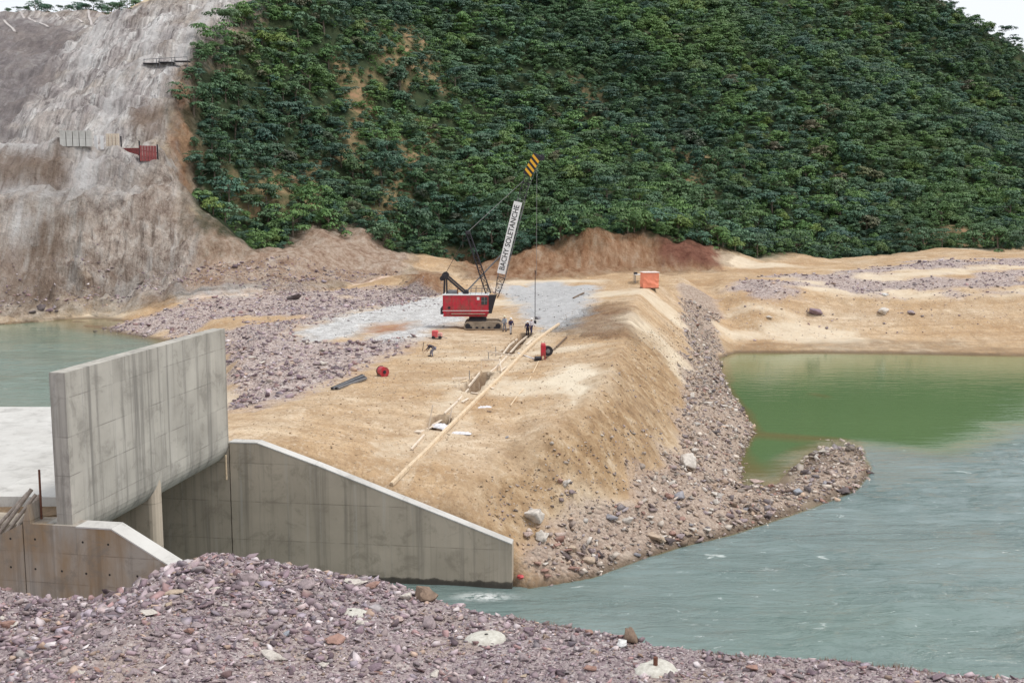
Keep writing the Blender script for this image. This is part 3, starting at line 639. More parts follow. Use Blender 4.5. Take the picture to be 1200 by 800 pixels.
# ------------------------------------------------------------------ concrete outlet
def make_concrete(name, base, dark, streak, panel_w, panel_h, warm=0.0, wl=False):
    t = NT(name); O = t.obj(); s = t.sep(O)
    big = t.noise(O, 0.35, 5, .6); fine = t.noise(O, 9, 6, .7)
    c = t.mix(t.ramp(big, [(.3, 0), (.7, 1)]), dark, base)
    # formwork panels: slight change of tone from panel to panel and thin joints
    cx = t.math('FLOOR', t.math('DIVIDE', s[0], panel_w)); cz = t.math('FLOOR', t.math('DIVIDE', s[2], panel_h))
    cmb = t.n('ShaderNodeCombineXYZ'); t.put(cmb.inputs[0], cx); t.put(cmb.inputs[2], cz)
    wnz = t.n('ShaderNodeTexWhiteNoise'); t.put(wnz.inputs['Vector'], cmb.outputs[0])
    c = t.mix(.15, c, t.ramp(wnz.outputs['Value'], [(0, tuple(x*.6 for x in dark)), (1, tuple(min(1, x*1.2) for x in base))]))
    def joint(v, p, w):
        f = t.math('ABSOLUTE', t.math('SUBTRACT', t.math('FRACT', t.math('DIVIDE', v, p)), .5))
        return t.math('GREATER_THAN', f, .5 - w / p)
    j = t.math('MAXIMUM', t.math('MULTIPLY', joint(s[0], panel_w, .018), .18), t.math('MULTIPLY', joint(s[2], panel_h, .025), .8))
    j = t.math('MULTIPLY', j, t.ramp(t.noise(O, .8, 3), [(.4, .05), (.6, .75)]))
    c = t.mix(j, c, tuple(x*.5 for x in dark))
    # rain streaks running down
    sk = t.noise(t.vmap(O, (1.6, 1.6, .045)), 1.0, 6, .72)
    c = t.mix(t.math('MULTIPLY', t.ramp(sk, [(.50, 0), (.66, 1)]), streak), c, (0.10,0.095,0.09))
    sk2 = t.noise(t.vmap(O, (2.4, 2.4, .06)), 1.0, 5, .7)
    c = t.mix(t.math('MULTIPLY', t.ramp(sk2, [(.56, 0), (.7, 1)]), .35), c, (0.56,0.54,0.51))
    if warm:
        c = t.mix(t.math('MULTIPLY', t.ramp(t.noise(t.vmap(O, (.5,.5,.16)), 1.0, 5, .6), [(.42, 0), (.62, 1)]), warm), c, (0.30,0.195,0.10))
    c = t.mix(t.ramp(t.noise(O, .7, 7, .75, .6), [(.36, .6), (.48, 0)]), c, tuple(x*.7 for x in dark))
    if wl: wl_ = t.math('ADD', s[2], t.math('MULTIPLY', t.noise(O, 1.5, 4), -.5))
    if wl: c = t.mix(t.math('MULTIPLY', t.ramp(wl_, [(.0, 1), (.12, .9), (.2, 0)]), .85), c, (0.03,0.028,0.026))      # wet growth at the waterline
    h = t.math('SUBTRACT', t.math('MULTIPLY', fine, .3), t.math('MULTIPLY', j, .8))
    return t.done(c, .88, t.bump(h, .35, .03), spec=.3)
MAT['conc_head'] = make_concrete('concrete_weathered', (0.50,0.475,0.425), (0.33,0.31,0.275), .62, 1.25, 1.75)
MAT['conc_wing'] = make_concrete('concrete_formed', (0.57,0.49,0.395), (0.42,0.36,0.285), .4, 1.22, 2.35, 0, True)
MAT['conc_near'] = make_concrete('concrete_stained', (0.44,0.40,0.35), (0.31,0.275,0.235), .5, 1.22, 1.4, .85)
MAT['conc_cap'] = make_concrete('concrete_clean', (0.60,0.59,0.565), (0.47,0.455,0.43), .12, 3.6, 40)
def make_simple(name, col, rough=.6, metal=0.0, var=.25, scale=6, dark=None, bump=.15, grime=None):
    t = NT(name); O = t.obj(); n1 = t.noise(O, scale, 5, .65)
    c = t.mix(t.ramp(n1, [(.3, 0), (.7, 1)]), dark or tuple(x*(1-var) for x in col), tuple(min(1, x*(1+var*.5)) for x in col))
    if grime: c = t.mix(t.ramp(t.noise(t.vmap(O, (1.6,1.6,.5)), 1.3, 7, .75), [(.46, 0), (.64, .8)]), c, grime)
    return t.done(c, rough, t.bump(n1, bump, .02), metal=metal)
MAT['dark'] = make_simple('dark_hole', (0.035,0.03,0.028), .95)

def poly_prism(name, outline, y0, y1, origin, rz, mat, parent, bevel=0.0):
    """outline in local x,z extruded along local y from y0 to y1"""
    bm = bmesh.new()
    a = [bm.verts.new((u, y0, z)) for u, z in outline]; b = [bm.verts.new((u, y1, z)) for u, z in outline]
    bm.faces.new(a); bm.faces.new(b[::-1])
    n = len(outline)
    for i in range(n): bm.faces.new((a[i], b[i], b[(i+1) % n], a[(i+1) % n]))
    bmesh.ops.recalc_face_normals(bm, faces=bm.faces)
    if bevel:
        bmesh.ops.bevel(bm, geom=[e for e in bm.edges if e.calc_face_angle(0) > .5], offset=bevel, segments=2, affect='EDGES')
    me = bpy.data.meshes.new(name); bm.to_mesh(me); bm.free(); me.materials.append(mat)
    o = link(name, me, parent)
    o.matrix_local = Matrix.Translation(Vector(origin)) @ Matrix.Rotation(rz, 4, 'Z')
    return o
out = thing('culvert_outlet', 'grey concrete culvert outlet with tall stained headwall, two bays and sloping wing walls', 'culvert', (0,0,0))
ZT = 0.5 * (pd(80, 438.5, HN[1])[2] + pd(265.5, 383, HF[1])[2])
# headwall: section in (n, z), extruded along the wall; local x = n (towards channel), local y = along the wall
rzH = math.atan2(HNRM[1], HNRM[0])
sec = [(0, ZT), (0, ZC)]
RB = 1.35
for k in range(1, 9):
    a = k / 8 * math.pi / 2; sec.append((-RB + RB * math.cos(a), ZC - RB * math.sin(a)))
sec += [(-RB, ZC - .02), (-0.74, ZC + .08), (-0.74, ZT)]
NEXT = .2
hw = poly_prism('headwall', sec, -NEXT, HLEN, (HN[0], HN[1], 0), rzH, MAT['conc_head'], out, .0)
# the material reads local x along a wall; the headwall's local y runs along it
def alongY(src, name):
    m = src.copy(); m.name = name
    nt = m.node_tree
    tc = [n for n in nt.nodes if n.bl_idname == 'ShaderNodeTexCoord'][0]
    mp = nt.nodes.new('ShaderNodeMapping'); mp.inputs['Rotation'].default_value = (0,0,R(90))
    for l in list(nt.links):
        if l.from_node == tc: nt.links.new(mp.outputs[0], l.to_socket)
    nt.links.new(tc.outputs['Object'], mp.inputs[0])
    return m
MAT['conc_headY'] = alongY(MAT['conc_head'], 'concrete_weathered_long'); hw.data.materials[0] = MAT['conc_headY']
poly_prism('roof_soffit', [(-RB - .003, ZC - RB), (-12, ZC - RB), (-12, ZC - .5), (-RB - .003, ZC - .5)], .9, HLEN - .1, (HN[0], HN[1], 0), rzH, MAT['conc_wing'], out)
# pier between the two bays
tp = None
for t_ in np.linspace(0, HLEN, 200):
    q = HN[:2] + HDIR * t_
    if tp is None and proj((q[0], q[1], 4.0))[0] > 191: tp = t_
def plan_prism(name, outl, z0, z1, origin, rz, mat, parent):
    bm = bmesh.new(); a = [bm.verts.new((x, y, z0)) for x, y in outl]; b = [bm.verts.new((x, y, z1)) for x, y in outl]
    bm.faces.new(a[::-1]); bm.faces.new(b); n = len(outl)
    for i in range(n): bm.faces.new((a[i], a[(i+1) % n], b[(i+1) % n], b[i]))
    bmesh.ops.recalc_face_normals(bm, faces=bm.faces)
    me = bpy.data.meshes.new(name); bm.to_mesh(me); bm.free(); me.materials.append(mat)
    o = link(name, me, parent); o.matrix_local = Matrix.Translation(Vector(origin)) @ Matrix.Rotation(rz, 4, 'Z'); return o
nose = [(-.4 + .4*math.cos(a), .5*math.sin(a)) for a in np.linspace(-math.pi/2, math.pi/2, 9)]
q = HN[:2] + HDIR * tp
plan_prism('pier', [(-12, -.5)] + nose + [(-12, .5)], -2.5, ZC - .05, (q[0], q[1], 0), rzH, MAT['conc_wing'], out)
# far side wall of the conduit and the far wing wall (one plane, joint between)
rzW = math.atan2(WDIR[1], WDIR[0])
zE = float(wing_top(WLEN)); z3 = float(wing_top(5.3))
poly_prism('wing_wall', [(0.03, -2.6), (WLEN, -2.6), (WLEN, zE), (5.3, z3), (1.75, ZC - .04), (0.03, ZC - .04)], 0, .75, (FJ[0], FJ[1], 0), rzW, MAT['conc_wing'], out, .015)
def strip_cap(name, prof, y0, y1, th, origin, rz, parent, gap=.02):
    for i in range(len(prof) - 1):
        (u0, z0), (u1, z1) = prof[i], prof[i+1]
        poly_prism(name, [(u0 + gap/2, z0 + .003), (u1 - gap/2, z1 + .003), (u1 - gap/2, z1 + th), (u0 + gap/2, z0 + th)], y0, y1, origin, rz, MAT['conc_cap'], parent)
strip_cap('coping', [(0.03, ZC - .04), (1.75, ZC - .04), (5.3, z3), (WLEN*.62, float(wing_top(WLEN*.62))), (WLEN, zE)], -.03, .78, .07, (FJ[0], FJ[1], 0), rzW, out)
poly_prism('side_wall', [(-15, -2.6), (-.03, -2.6), (-.03, ZC - .06), (-.85, ZC - .06), (-.85, ZC - .25), (-15, ZC - .25)], .02, .75, (FJ[0], FJ[1], 0), rzW, MAT['conc_wing'], out)
# near wing wall: face with tie holes, cap, slope down into the gravel
N0 = np.array(pz(89, 616.5, ZC)); N1 = np.array(pz(128, 620, ZC)); N2 = np.array(pd(205, 664, N1[1] - .75))
ndir = N1[:2] - N0[:2]; ndir = ndir / np.linalg.norm(ndir)
ndir = np.array([0.9845, -0.1755])
rzN = math.atan2(ndir[1], ndir[0])
L1 = float(np.linalg.norm(N1[:2] - N0[:2])); slope = 0.56
nearO = (N0[0], N0[1], 0)
sl_len = 13.0
poly_prism('wing_wall', [(0, -2.5), (L1 + sl_len, -2.5), (L1 + sl_len, ZC - .07 - slope*sl_len), (L1, ZC - .07), (0, ZC - .07)], 0, .92, nearO, rzN, MAT['conc_near'], out, .01)
strip_cap('coping', [(-.01, ZC - .07), (L1, ZC - .07), (L1 + sl_len, ZC - .07 - slope*sl_len)], -.03, .95, .07, nearO, rzN, out)
# abutment left of the headwall: same face continued, top dropping to the left
nl = HN[:2] - N0[:2]
q53 = np.array(pz(53, 600, ZC)); u53 = float((q53[:2] - N0[:2]) @ ndir); u62 = float((np.array(pz(64.5, 600, ZC))[:2] - N0[:2]) @ ndir)
poly_prism('end_wall', [(u53 + .02, -2.5), (-.004, -2.5), (-.004, ZC - .01), (u62 - .05, ZC - .01), (u62 - .15, ZC + .85), (u53 + .02, ZC + .12)], .03, 1.0, nearO, rzN, MAT['conc_near'], out, .01)
poly_prism('end_wall', [(u53 - 13, -2.5), (u53 - .02, -2.5), (u53 - .02, ZC - .05), (u53 - 2.5, ZC - 1.25), (u53 - 13, ZC - 2.2)], .0, .6, nearO, rzN, MAT['conc_near'], out, .01)
# roof slab of the conduit, a pale working floor behind the headwall
sl = plan_prism('roof_slab', [(-46,51.6),(-20.2,50.4),(-18.9,62.5),(-20.6,66),(-21.6,73.4),(-48,73.4)], ZC - .45, ZC + .12, (0,0,0), 0, MAT['conc_cap'], out)
th = bmesh.new(); bmesh.ops.create_circle(th, cap_ends=True, segments=8, radius=.055)
thm = bpy.data.meshes.new('tie_hole'); th.to_mesh(thm); th.free(); thm.materials.append(MAT['dark'])
for k in range(46):
    r_ = k // 12; u = (k % 12) * 1.22 - 4.6 + .18 * random.random(); z = ZC - .75 - r_ * 1.4 + .1 * random.random()
    if u > L1 and z > ZC - .35 - slope * (u - L1): continue
    if -1.0 < u < -.05 and r_ == 0: continue
    o = link('tie_hole', thm, out)
    yy = .025 if u53 < u < 0 else -.004
    if abs(u - u53) < .15: continue
    o.matrix_local = Matrix.Translation(Vector(nearO)) @ Matrix.Rotation(rzN, 4, 'Z') @ Matrix.Translation((u, yy, z)) @ Matrix.Rotation(math.pi/2, 4, 'X')
# earth between the end wall and the slab
bmf = bmesh.new()
EF = [(-34,48.6,7.2),(-24.5,49.0,7.6),(-20.6,49.4,8.0),(-20.4,51.2,8.15),(-34,52.2,7.9)]
a = [bmf.verts.new(p) for p in EF]; b = [bmf.verts.new((p[0], p[1], 5.5)) for p in EF]
bmf.faces.new(a); bmf.faces.new(b[::-1])
for i in range(5): bmf.faces.new((a[i], b[i], b[(i+1) % 5], a[(i+1) % 5]))
bmesh.ops.recalc_face_normals(bmf, faces=bmf.faces); me = bpy.data.meshes.new('earth_fill'); bmf.to_mesh(me); bmf.free()
MAT['soil'] = make_simple('brown_soil', (0.22,0.15,0.09), .95, 0, .4, 3); me.materials.append(MAT['soil']); link('earth_fill', me, kind='structure')
# ------------------------------------------------------------------ stones
def hull_stone(seed, n=13, flat=.62, sub=0, rough=.0):
    rr = random.Random(seed); bm = bmesh.new()
    ax = Vector((rr.uniform(-.5,.5), rr.uniform(-.5,.5), 1)).normalized().to_track_quat('Z', 'Y').to_matrix()
    for _ in range(n):
        v = Vector((rr.uniform(-1,1), rr.uniform(-1,1), rr.uniform(-1,1)))
        m = max(abs(v.x), abs(v.y), abs(v.z)) * .55 + v.length * .45
        v = ax @ (v / m); w = rr.uniform(.72, 1.0) * .92
        bm.verts.new((v.x * w, v.y * w * .8, v.z * w * flat))
    r_ = bmesh.ops.convex_hull(bm, input=bm.verts); bmesh.ops.delete(bm, geom=[v for v in bm.verts if not v.link_faces], context='VERTS')
    if sub:
        bmesh.ops.bevel(bm, geom=list(bm.edges), offset=.028, segments=1, affect='EDGES')
        bmesh.ops.triangulate(bm, faces=bm.faces)
        bmesh.ops.subdivide_edges(bm, edges=bm.edges, cuts=1)
        for v in bm.verts:
            k = 1 + rough * (float(fbm(np.array(v.co.x*1.0+seed), np.array(v.co.y+v.co.z*1.7), .6, 3, seed)))
            v.co *= k
    bmesh.ops.triangulate(bm, faces=bm.faces); bmesh.ops.recalc_face_normals(bm, faces=bm.faces)
    bm.verts.index_update()
    V = np.array([v.co[:] for v in bm.verts]); F = np.array([[v.index for v in f.verts] for f in bm.faces]); bm.free()
    return V, F
SMALL = [hull_stone(i, 8 + i % 4, (.22,.36,.55)[i % 3]) for i in range(12)]
def make_stone_mat(name='loose_stone', fine=1.0):
    t = NT(name); P = t.geo(); c = t.attr('col'); n = t.noise(P, 7*fine, 5, .7)
    c = t.mix(t.ramp(n, [(.32, .5), (.5, 0)]), c, t.mix(1, c, (.55,.5,.48), 'MULTIPLY'))
    c = t.mix(t.ramp(t.noise(P, 2.3*fine, 4), [(.55, 0), (.7, .35)]), c, (.50,.44,.38))
    return t.done(c, .88, t.bump(n, .5, .03/fine), spec=.3)
MAT['stone'] = make_stone_mat()
MAUVE = np.array([.86,.815,.845]) * np.array([(.38,.305,.32),(.48,.405,.415),(.28,.215,.235),(.53,.45,.43),(.62,.57,.56),(.41,.28,.265),(.56,.43,.33),(.43,.385,.42),(.72,.69,.67)]) 
MP = np.array([.2,.2,.12,.15,.1,.08,.05,.07,.03])
TAN = np.array([(.40,.32,.28),(.50,.42,.36),(.33,.26,.25),(.58,.51,.44),(.46,.34,.255),(.62,.57,.52),(.36,.21,.17),(.27,.225,.23),(.34,.30,.31)])
TP = np.array([.2,.19,.12,.15,.1,.07,.04,.06,.07])
def scatter_stones(name, x, y, z, size, pal, pp, sink=.25, tilt=.35, kind='stuff', mat=None, stretch=1.0):
    n = len(x); vi = RNG.integers(0, len(SMALL), n); az = RNG.uniform(0, 2*np.pi, n); tx = RNG.normal(0, tilt, n); ty = RNG.normal(0, tilt, n)
    col = pal[RNG.choice(len(pal), n, p=pp/pp.sum())] * RNG.uniform(.45, 1.35, (n, 1))
    Vs, Fs, Cs = [], [], []; off = 0
    for k in range(len(SMALL)):
        id_ = np.where(vi == k)[0]
        if not len(id_): continue
        V, F = SMALL[k]
        P = V[None] * size[id_, None, None] * np.array([1, 1, stretch])
        ca, sa = np.cos(tx[id_])[:, None], np.sin(tx[id_])[:, None]
        X_, Y_, Z_ = P[...,0], P[...,1]*ca - P[...,2]*sa, P[...,1]*sa + P[...,2]*ca
        ca, sa = np.cos(ty[id_])[:, None], np.sin(ty[id_])[:, None]
        X_, Z_ = X_*ca + Z_*sa, -X_*sa + Z_*ca
        ca, sa = np.cos(az[id_])[:, None], np.sin(az[id_])[:, None]
        X_, Y_ = X_*ca - Y_*sa, X_*sa + Y_*ca
        Q = np.stack([X_ + x[id_, None], Y_ + y[id_, None], Z_ + (z[id_] + size[id_]*sink)[:, None]], -1)
        m = len(id_); nv = len(V)
        Vs.append(Q.reshape(-1, 3)); Fs.append((F[None] + (np.arange(m)*nv)[:, None, None] + off).reshape(-1, 3)); Cs.append(np.repeat(col[id_], nv, 0)); off += m*nv
    V = np.concatenate(Vs); F = np.concatenate(Fs); C = np.concatenate(Cs)
    me = np_mesh(name, V, F, mat or MAT['stone'])
    a = me.attributes.new('col', 'FLOAT_COLOR', 'POINT'); a.data.foreach_set('color', np.concatenate([C, np.ones((len(C), 1))], 1).astype(np.float32).ravel())
    return link(name, me, kind=kind)
def pareto(n, lo, hi, a=2.2):
    u = RNG.uniform(0, 1, n); return lo * (1 - u * (1 - (lo/hi)**a)) ** (-1/a)
# foreground gravel: from the near edge of view to just over the bank's shoulder
n = 23000
x = RNG.uniform(-15.5, 13.0, n*2); y = RNG.uniform(15.2, 27.5, n*2)
s_ = y - np.interp(x, E3[:,0], E3[:,1]); vis = (np.abs(x) < y*.56) & (s_ < 1.2)
x, y = x[vis][:n], y[vis][:n]
mound = np.exp(-((x + 7) / 5.5) ** 2) * sstep(-8, -1.5, y - np.interp(x, E3[:,0], E3[:,1]))
size = pareto(len(x), .024, .15, 1.9) * (1 + .75 * mound)
scatter_stones('gravel_stones', x, y, bank_z(x, y), size, MAUVE, MP, .2, .4, stretch=.9)
# rubble field left of the sand, rubble at the embankment toe, far bank
def field(name, poly_key, n, bounds, lo, hi, a, pal, pp, thr=.45, zmin=-.25, clus=None, **kw):
    x = RNG.uniform(bounds[0], bounds[1], n*6); y = RNG.uniform(bounds[2], bounds[3], n*6)
    m = Mk(poly_key, x, y); k = (m > thr + RNG.uniform(-.25, .25, n*6)); x, y = x[k][:n], y[k][:n]; z = H(x, y)
    k = z > zmin; x, y, z = x[k], y[k], z[k]
    if clus is not None:
        k = RNG.uniform(0, 1, len(x)) < np.clip(.55 + clus * fbm(x, y, 5, 3, 301), .05, 1); x, y, z = x[k], y[k], z[k]
    return scatter_stones(name, x, y, z, pareto(len(x), lo, hi, a), pal, pp, **kw)
field('rubble_stones', 'rub1', 8500, (-56, 0, 62, 168), .11, .55, 2.0, MAUVE, MP, clus=.4)
field('rubble_stones', 'rub2', 14500, (-1, 40, 60, 172), .10, .6, 1.9, TAN, TP, clus=.35)
field('rubble_stones', 'rub3', 2600, (30, 130, 180, 262), .14, .7, 2.0, MAUVE, MP, clus=.5)
# loose stones thrown over the sand, the slope, the cliff foot
def loose(name, pxpoly, n, lo, hi, pal, pp, a=2.6):
    poly = plan(pxpoly); P = np.array(poly)
    x = RNG.uniform(P[:,0].min(), P[:,0].max(), n*4); y = RNG.uniform(P[:,1].min(), P[:,1].max(), n*4)
    k = inpoly(x, y, poly); x, y = x[k][:n], y[k][:n]
    return scatter_stones(name, x, y, H(x, y), pareto(len(x), lo, hi, a), pal, pp)
GREY = np.array([(.50,.49,.48),(.62,.61,.60),(.34,.33,.33),(.42,.40,.38),(.24,.23,.23)]); GP = np.array([.3,.25,.2,.15,.1])
for kg_, n_ in (('grey1', 700), ('grey2', 1500)): field('spoil_stones', kg_, n_, (-50, 30, 95, 172), .06, .32, 2.2, GREY, GP, clus=.5)
loose('loose_stones', [(545,590),(600,535),(690,480),(735,400),(800,360),(805,490),(720,588),(617,645)], 1300, .05, .26, TAN, TP)
loose('loose_stones', [(560,600),(640,545),(700,520),(770,500),(790,540),(720,600),(617,655)], 500, .07, .34, TAN, TP, 2.2)
SANDC = np.array([(.46,.33,.21),(.38,.26,.16),(.55,.43,.31),(.30,.20,.13),(.60,.50,.40)]); SDP = np.array([.3,.25,.2,.15,.1])
loose('clods', [(280,505),(400,450),(500,400),(600,395),(700,350),(735,390),(690,475),(640,505),(600,530),(545,585),(460,570),(380,538)], 5200, .03, .13, SANDC, SDP, 2.2)
loose('clods', [(545,590),(600,535),(690,480),(735,400),(800,360),(805,490),(720,588),(617,645)], 5200, .035, .2, SANDC, SDP, 2.0)
loose('loose_stones', [(280,500),(500,400),(600,395),(700,350),(730,400),(640,505),(545,585)], 700, .035, .16, TAN, TP)
loose('loose_stones', [(0,370),(0,310),(110,290),(300,310),(470,320),(330,342),(170,350),(70,362)], 1800, .12, .7, MAUVE, MP, 2.2)
loose('loose_stones', [(850,340),(1300,340),(1300,365),(850,395)], 420, .1, .5, MAUVE, MP)
loose('loose_stones', [(205,350),(330,343),(520,330),(590,335),(590,350),(340,388)], 700, .1, .4, MAUVE, MP)

# ------------------------------------------------------------------ single boulders
BIG = [hull_stone(100 + i, 12 + i % 5, (.5,.66,.8)[i % 3], 1, .22) for i in range(9)]
STONE_COL = dict(mauve=(.34,.275,.28), pale=(.58,.53,.475), grey=(.30,.29,.31), dark=(.13,.105,.105), red=(.36,.22,.18), blue=(.31,.33,.37), tan=(.48,.38,.29), pink=(.50,.385,.345), white=(.72,.71,.69), brown=(.24,.17,.125), plum=(.24,.175,.20))
def make_boulder_mat(key):
    c0 = STONE_COL[key]; t = NT('boulder_' + key); O = t.obj(); n = t.noise(O, 2.2, 6, .7)
    c = t.ramp(n, [(.3, tuple(v*.6 for v in c0)), (.5, c0), (.72, tuple(min(.85, v*1.3) for v in c0))])
    return t.done(c, .85, t.bump(t.noise(O, 5, 6, .75), .5, .08), spec=.3)
BM = {}
def boulder_mesh(i, key):
    if (i, key) not in BM:
        if 'b_' + key not in MAT: MAT['b_' + key] = make_boulder_mat(key)
        BM[i, key] = np_mesh('boulder', BIG[i][0], BIG[i][1], MAT['b_' + key])
    return BM[i, key]
def boulder(p, w, key, label, group=None, hgt=.7, sink=.15, rz=None, tilt=.12, var=None):
    o = link('boulder', boulder_mesh(var if var is not None else random.randrange(9), key))
    o.location = (p[0], p[1], p[2] + w*.5*hgt*(.55 - sink)); o.rotation_euler = (random.gauss(0, tilt), random.gauss(0, tilt), rz if rz is not None else random.uniform(0, 6.28))
    o.scale = (w*.55, w*.55*random.uniform(.75, 1), w*.55*hgt)
    return tag(o, label, 'rock', group)
def castB(px, py):                         # onto the foreground bank
    r = ray(px, py); t = np.arange(12, 40, .03) / r[1]; x, y, z = r[0]*t, r[1]*t, CAM_Z + r[2]*t
    k = np.where(z <= bank_z(x, y))[0]; k = k[0] if len(k) else len(t) - 1
    return Vector((x[k], y[k], float(bank_z(np.array(x[k]), np.array(y[k])))))
def mpp(p): return (p[1]*cp - (p[2]-CAM_Z)*sp) / FPX     # metres per photo pixel at a point
FG = [(319,772,36,'pale','pale flat slab with a dark shadowed underside low in the foreground gravel',.5),(335,746,16,'blue','small blue-grey pebble-like stone left of the lower pale slab',.8),
 (395,752,34,'red','flat reddish slab below the left concrete pad on the gravel',.35),(282,650,20,'pink','pinkish pointed stone on the very top of the gravel mound',.8),(262,649,16,'mauve','mauve stone beside the pinkish one on the mound top',.6),
 (290,683,30,'mauve','blocky grey stone in the middle of the gravel mound',.75),(218,672,18,'plum','plum-coloured stone on the left shoulder of the gravel mound',.6),(205,697,34,'tan','broad tan slab on the left flank of the gravel mound',.4),
 (175,720,30,'pale','pale flat stone left of the gravel mound',.35),(360,690,26,'mauve','mauve stone above the left concrete pad',.6),(438,688,22,'red','rust-red stone on the bank edge under the long wing wall',.6),(415,684,30,'pale','pale flat slab on the bank edge right of the mound',.3),
 (497,703,36,'brown','large brown earthy boulder at the end of the long wing wall',.7),(476,702,22,'pale','whitish stone just left of the brown earthy boulder',.7),(741,752,30,'brown','dark brown jagged clod on the bank edge beside the water',.8),(728,757,18,'white','white stone left of the dark brown clod',.7),
 (55,756,40,'plum','big dull purple stone low on the left of the gravel',.6),(120,745,24,'mauve','mauve stone right of the big dull purple stone',.5),(232,735,26,'mauve','flat mauve stone in the trampled gravel under the mound',.35),(505,735,30,'mauve','lilac-grey stone between the two left concrete pads',.6),
 (640,755,20,'mauve','greyish stone right of the middle concrete pad',.5),(690,742,18,'red','reddish stone on the bank edge above the right concrete pad',.6),(950,790,22,'plum','plum stone at the bank edge near the bottom right',.5),(880,785,26,'red','red-brown flat stone right of the right concrete pad',.4),
 (1100,795,30,'plum','dark plum slab at the far right end of the gravel edge',.4),(10,735,26,'red','dull red stone at the left end of the gravel',.5),(160,790,22,'mauve','mauve stone near the lower left foreground',.5),(440,785,24,'plum','plum stone near the bottom edge below the left pad',.5)]
for px, py, w, key, lab, hg in FG:
    p = castB(px, py); boulder(p, w * mpp(p), key, lab, None, hg, .1)
COLW = dict(mauve='mauve-grey', plum='dark plum', pale='pale buff', pink='pinkish', red='rusty red', tan='tan', grey='grey')
for k in range(85):
    px = random.uniform(0, 620); py = random.uniform(660, 795)
    if k > 60: px = random.uniform(560, 1000)
    p = castB(px, py)
    if p[1] - np.interp(p[0], E3[:,0], E3[:,1]) > -.1: continue
    key = random.choice(['mauve','mauve','plum','pale','pink','red','tan']); part_ = 'on the mound' if py < 715 and px < 420 else 'left of the mound' if px < 200 else 'below the mound' if px < 480 else 'near the bank edge'
    boulder(p, random.uniform(11, 21) * mpp(p), key, f'{COLW[key]} angular stone standing out of the foreground gravel {part_}', f'{COLW[key]} stones in the foreground gravel {part_}', random.uniform(.4, .75), .2)
MID = [(806,548,38,'pale','large pale cream boulder at the foot of the embankment slope',.8),(796,584,24,'grey','grey blocky boulder below the large cream one on the rubble',.9),(627,612,32,'pale','pale buff boulder just right of the wing wall end',.9),(619,631,18,'pink','pinkish rounded boulder under the buff one by the wing wall',.9),
 (634,634,20,'pale','cream rounded stone beside the pinkish one by the wing wall',.95),(770,634,30,'tan','tan boulder with dark wet base at the river edge',.7),(783,637,16,'dark','black wet rock at the waterline beside the tan boulder',.8),(691,660,20,'tan','ochre boulder at the waterline between wing wall and spit',.9),(704,652,15,'dark','dark wet stone behind the ochre waterline boulder',.8),
 (670,646,18,'tan','rusty tan stone on the rubble near the wing wall',.8),(673,669,16,'red','orange-brown stone at the waterline near the wing wall',.7),(716,608,20,'grey','dark grey stone at the foot of the brown slope',.7),(736,612,22,'pale','pale flat stone right of the dark grey one at the slope foot',.5),(664,570,18,'pale','white-grey stone lodged halfway up the brown slope',.8),
 (670,579,14,'mauve','mauve stone under the white-grey one on the slope',.8),(656,566,14,'red','reddish stone at left of the lodged cluster on the slope',.7),(965,531,16,'pale','pale flat slab on the tip of the gravel spit',.5),(885,566,20,'pink','pinkish flat stone at the end of the brown inlet',.4),(934,579,18,'blue','blue-grey boulder in the middle of the gravel spit',.8),
 (990,578,22,'dark','dark wet boulder on the river side of the spit',.7),(1004,570,15,'pink','pale pink stone near the end of the spit',.5),(1018,555,12,'dark','dark stone at the very tip of the spit',.6),(900,606,14,'dark','dark stone on the river edge of the spit',.6),
 (955,368,28,'plum','dark plum heap of rock on the sandy far shore',.5),(1037,347,9,'white','white round stone on the far shore rubble',.9),(1035,367,16,'pale','pale grey boulder on the far shore terrace',.7),(901,373,11,'pale','pale stone at the left of the far sandy shore',.6),(1068,368,14,'mauve','mauve boulder right of the pale one on the far terrace',.6),
 (345,351,26,'dark','dark rock heap in the middle of the left rubble field',.5),(48,364,13,'dark','tallest dark rock at the cliff foot beside the left pool',.9),(58,366,11,'plum','plum-dark rock at the cliff foot beside the left pool',.8),(38,367,10,'dark','leftmost dark rock at the cliff foot beside the left pool',.6),(66,367,8,'dark','small dark rock at the cliff foot, right end of its cluster',.6),(112,390,10,'dark','black rock at the tip of the rubble in the left pool',.6),(30,479,22,'mauve','low mauve rock heap on the edge of the pale slab',.4),
 (630,374,10,'grey','grey lump on the ground near the hanging rod',.6),(594,513,6,'grey','small grey stone lying on the sand slope',.6),(573,483,8,'brown','brown clod beside the white strip on the sand',.4)]
for px, py, w, key, lab, hg in MID:
    p = castH(px, py); boulder(p, w * mpp(p), key, lab, None, hg, .12)
def band(n, poly, keys, label, group, lo, hi):
    P = np.array(poly); c = 0
    while c < n:
        px, py = random.uniform(P[:,0].min(), P[:,0].max()), random.uniform(P[:,1].min(), P[:,1].max())
        if not inpoly(np.array(px), np.array(py), poly): continue
        p = castH(px, py); key = random.choice(keys); boulder(p, random.uniform(lo, hi) * mpp(p), key, COLW[key] + ' ' + label, COLW[key] + ' ' + group, random.uniform(.55, .9), .15); c += 1
band(70, [(612,690),(640,640),(720,600),(790,560),(850,570),(980,560),(1000,575),(880,612),(800,634),(700,668)], ['tan','pale','pink','mauve','grey','red'], 'angular stone in the rubble at the river edge of the embankment', 'stones along the embankment toe', 7, 14)
band(45, [(790,545),(805,470),(815,400),(838,410),(850,460),(876,490),(880,510),(866,545)], ['tan','pale','pale','pink','mauve'], 'stone in the rubble beside the still green water', 'stones beside the green water', 6, 12)
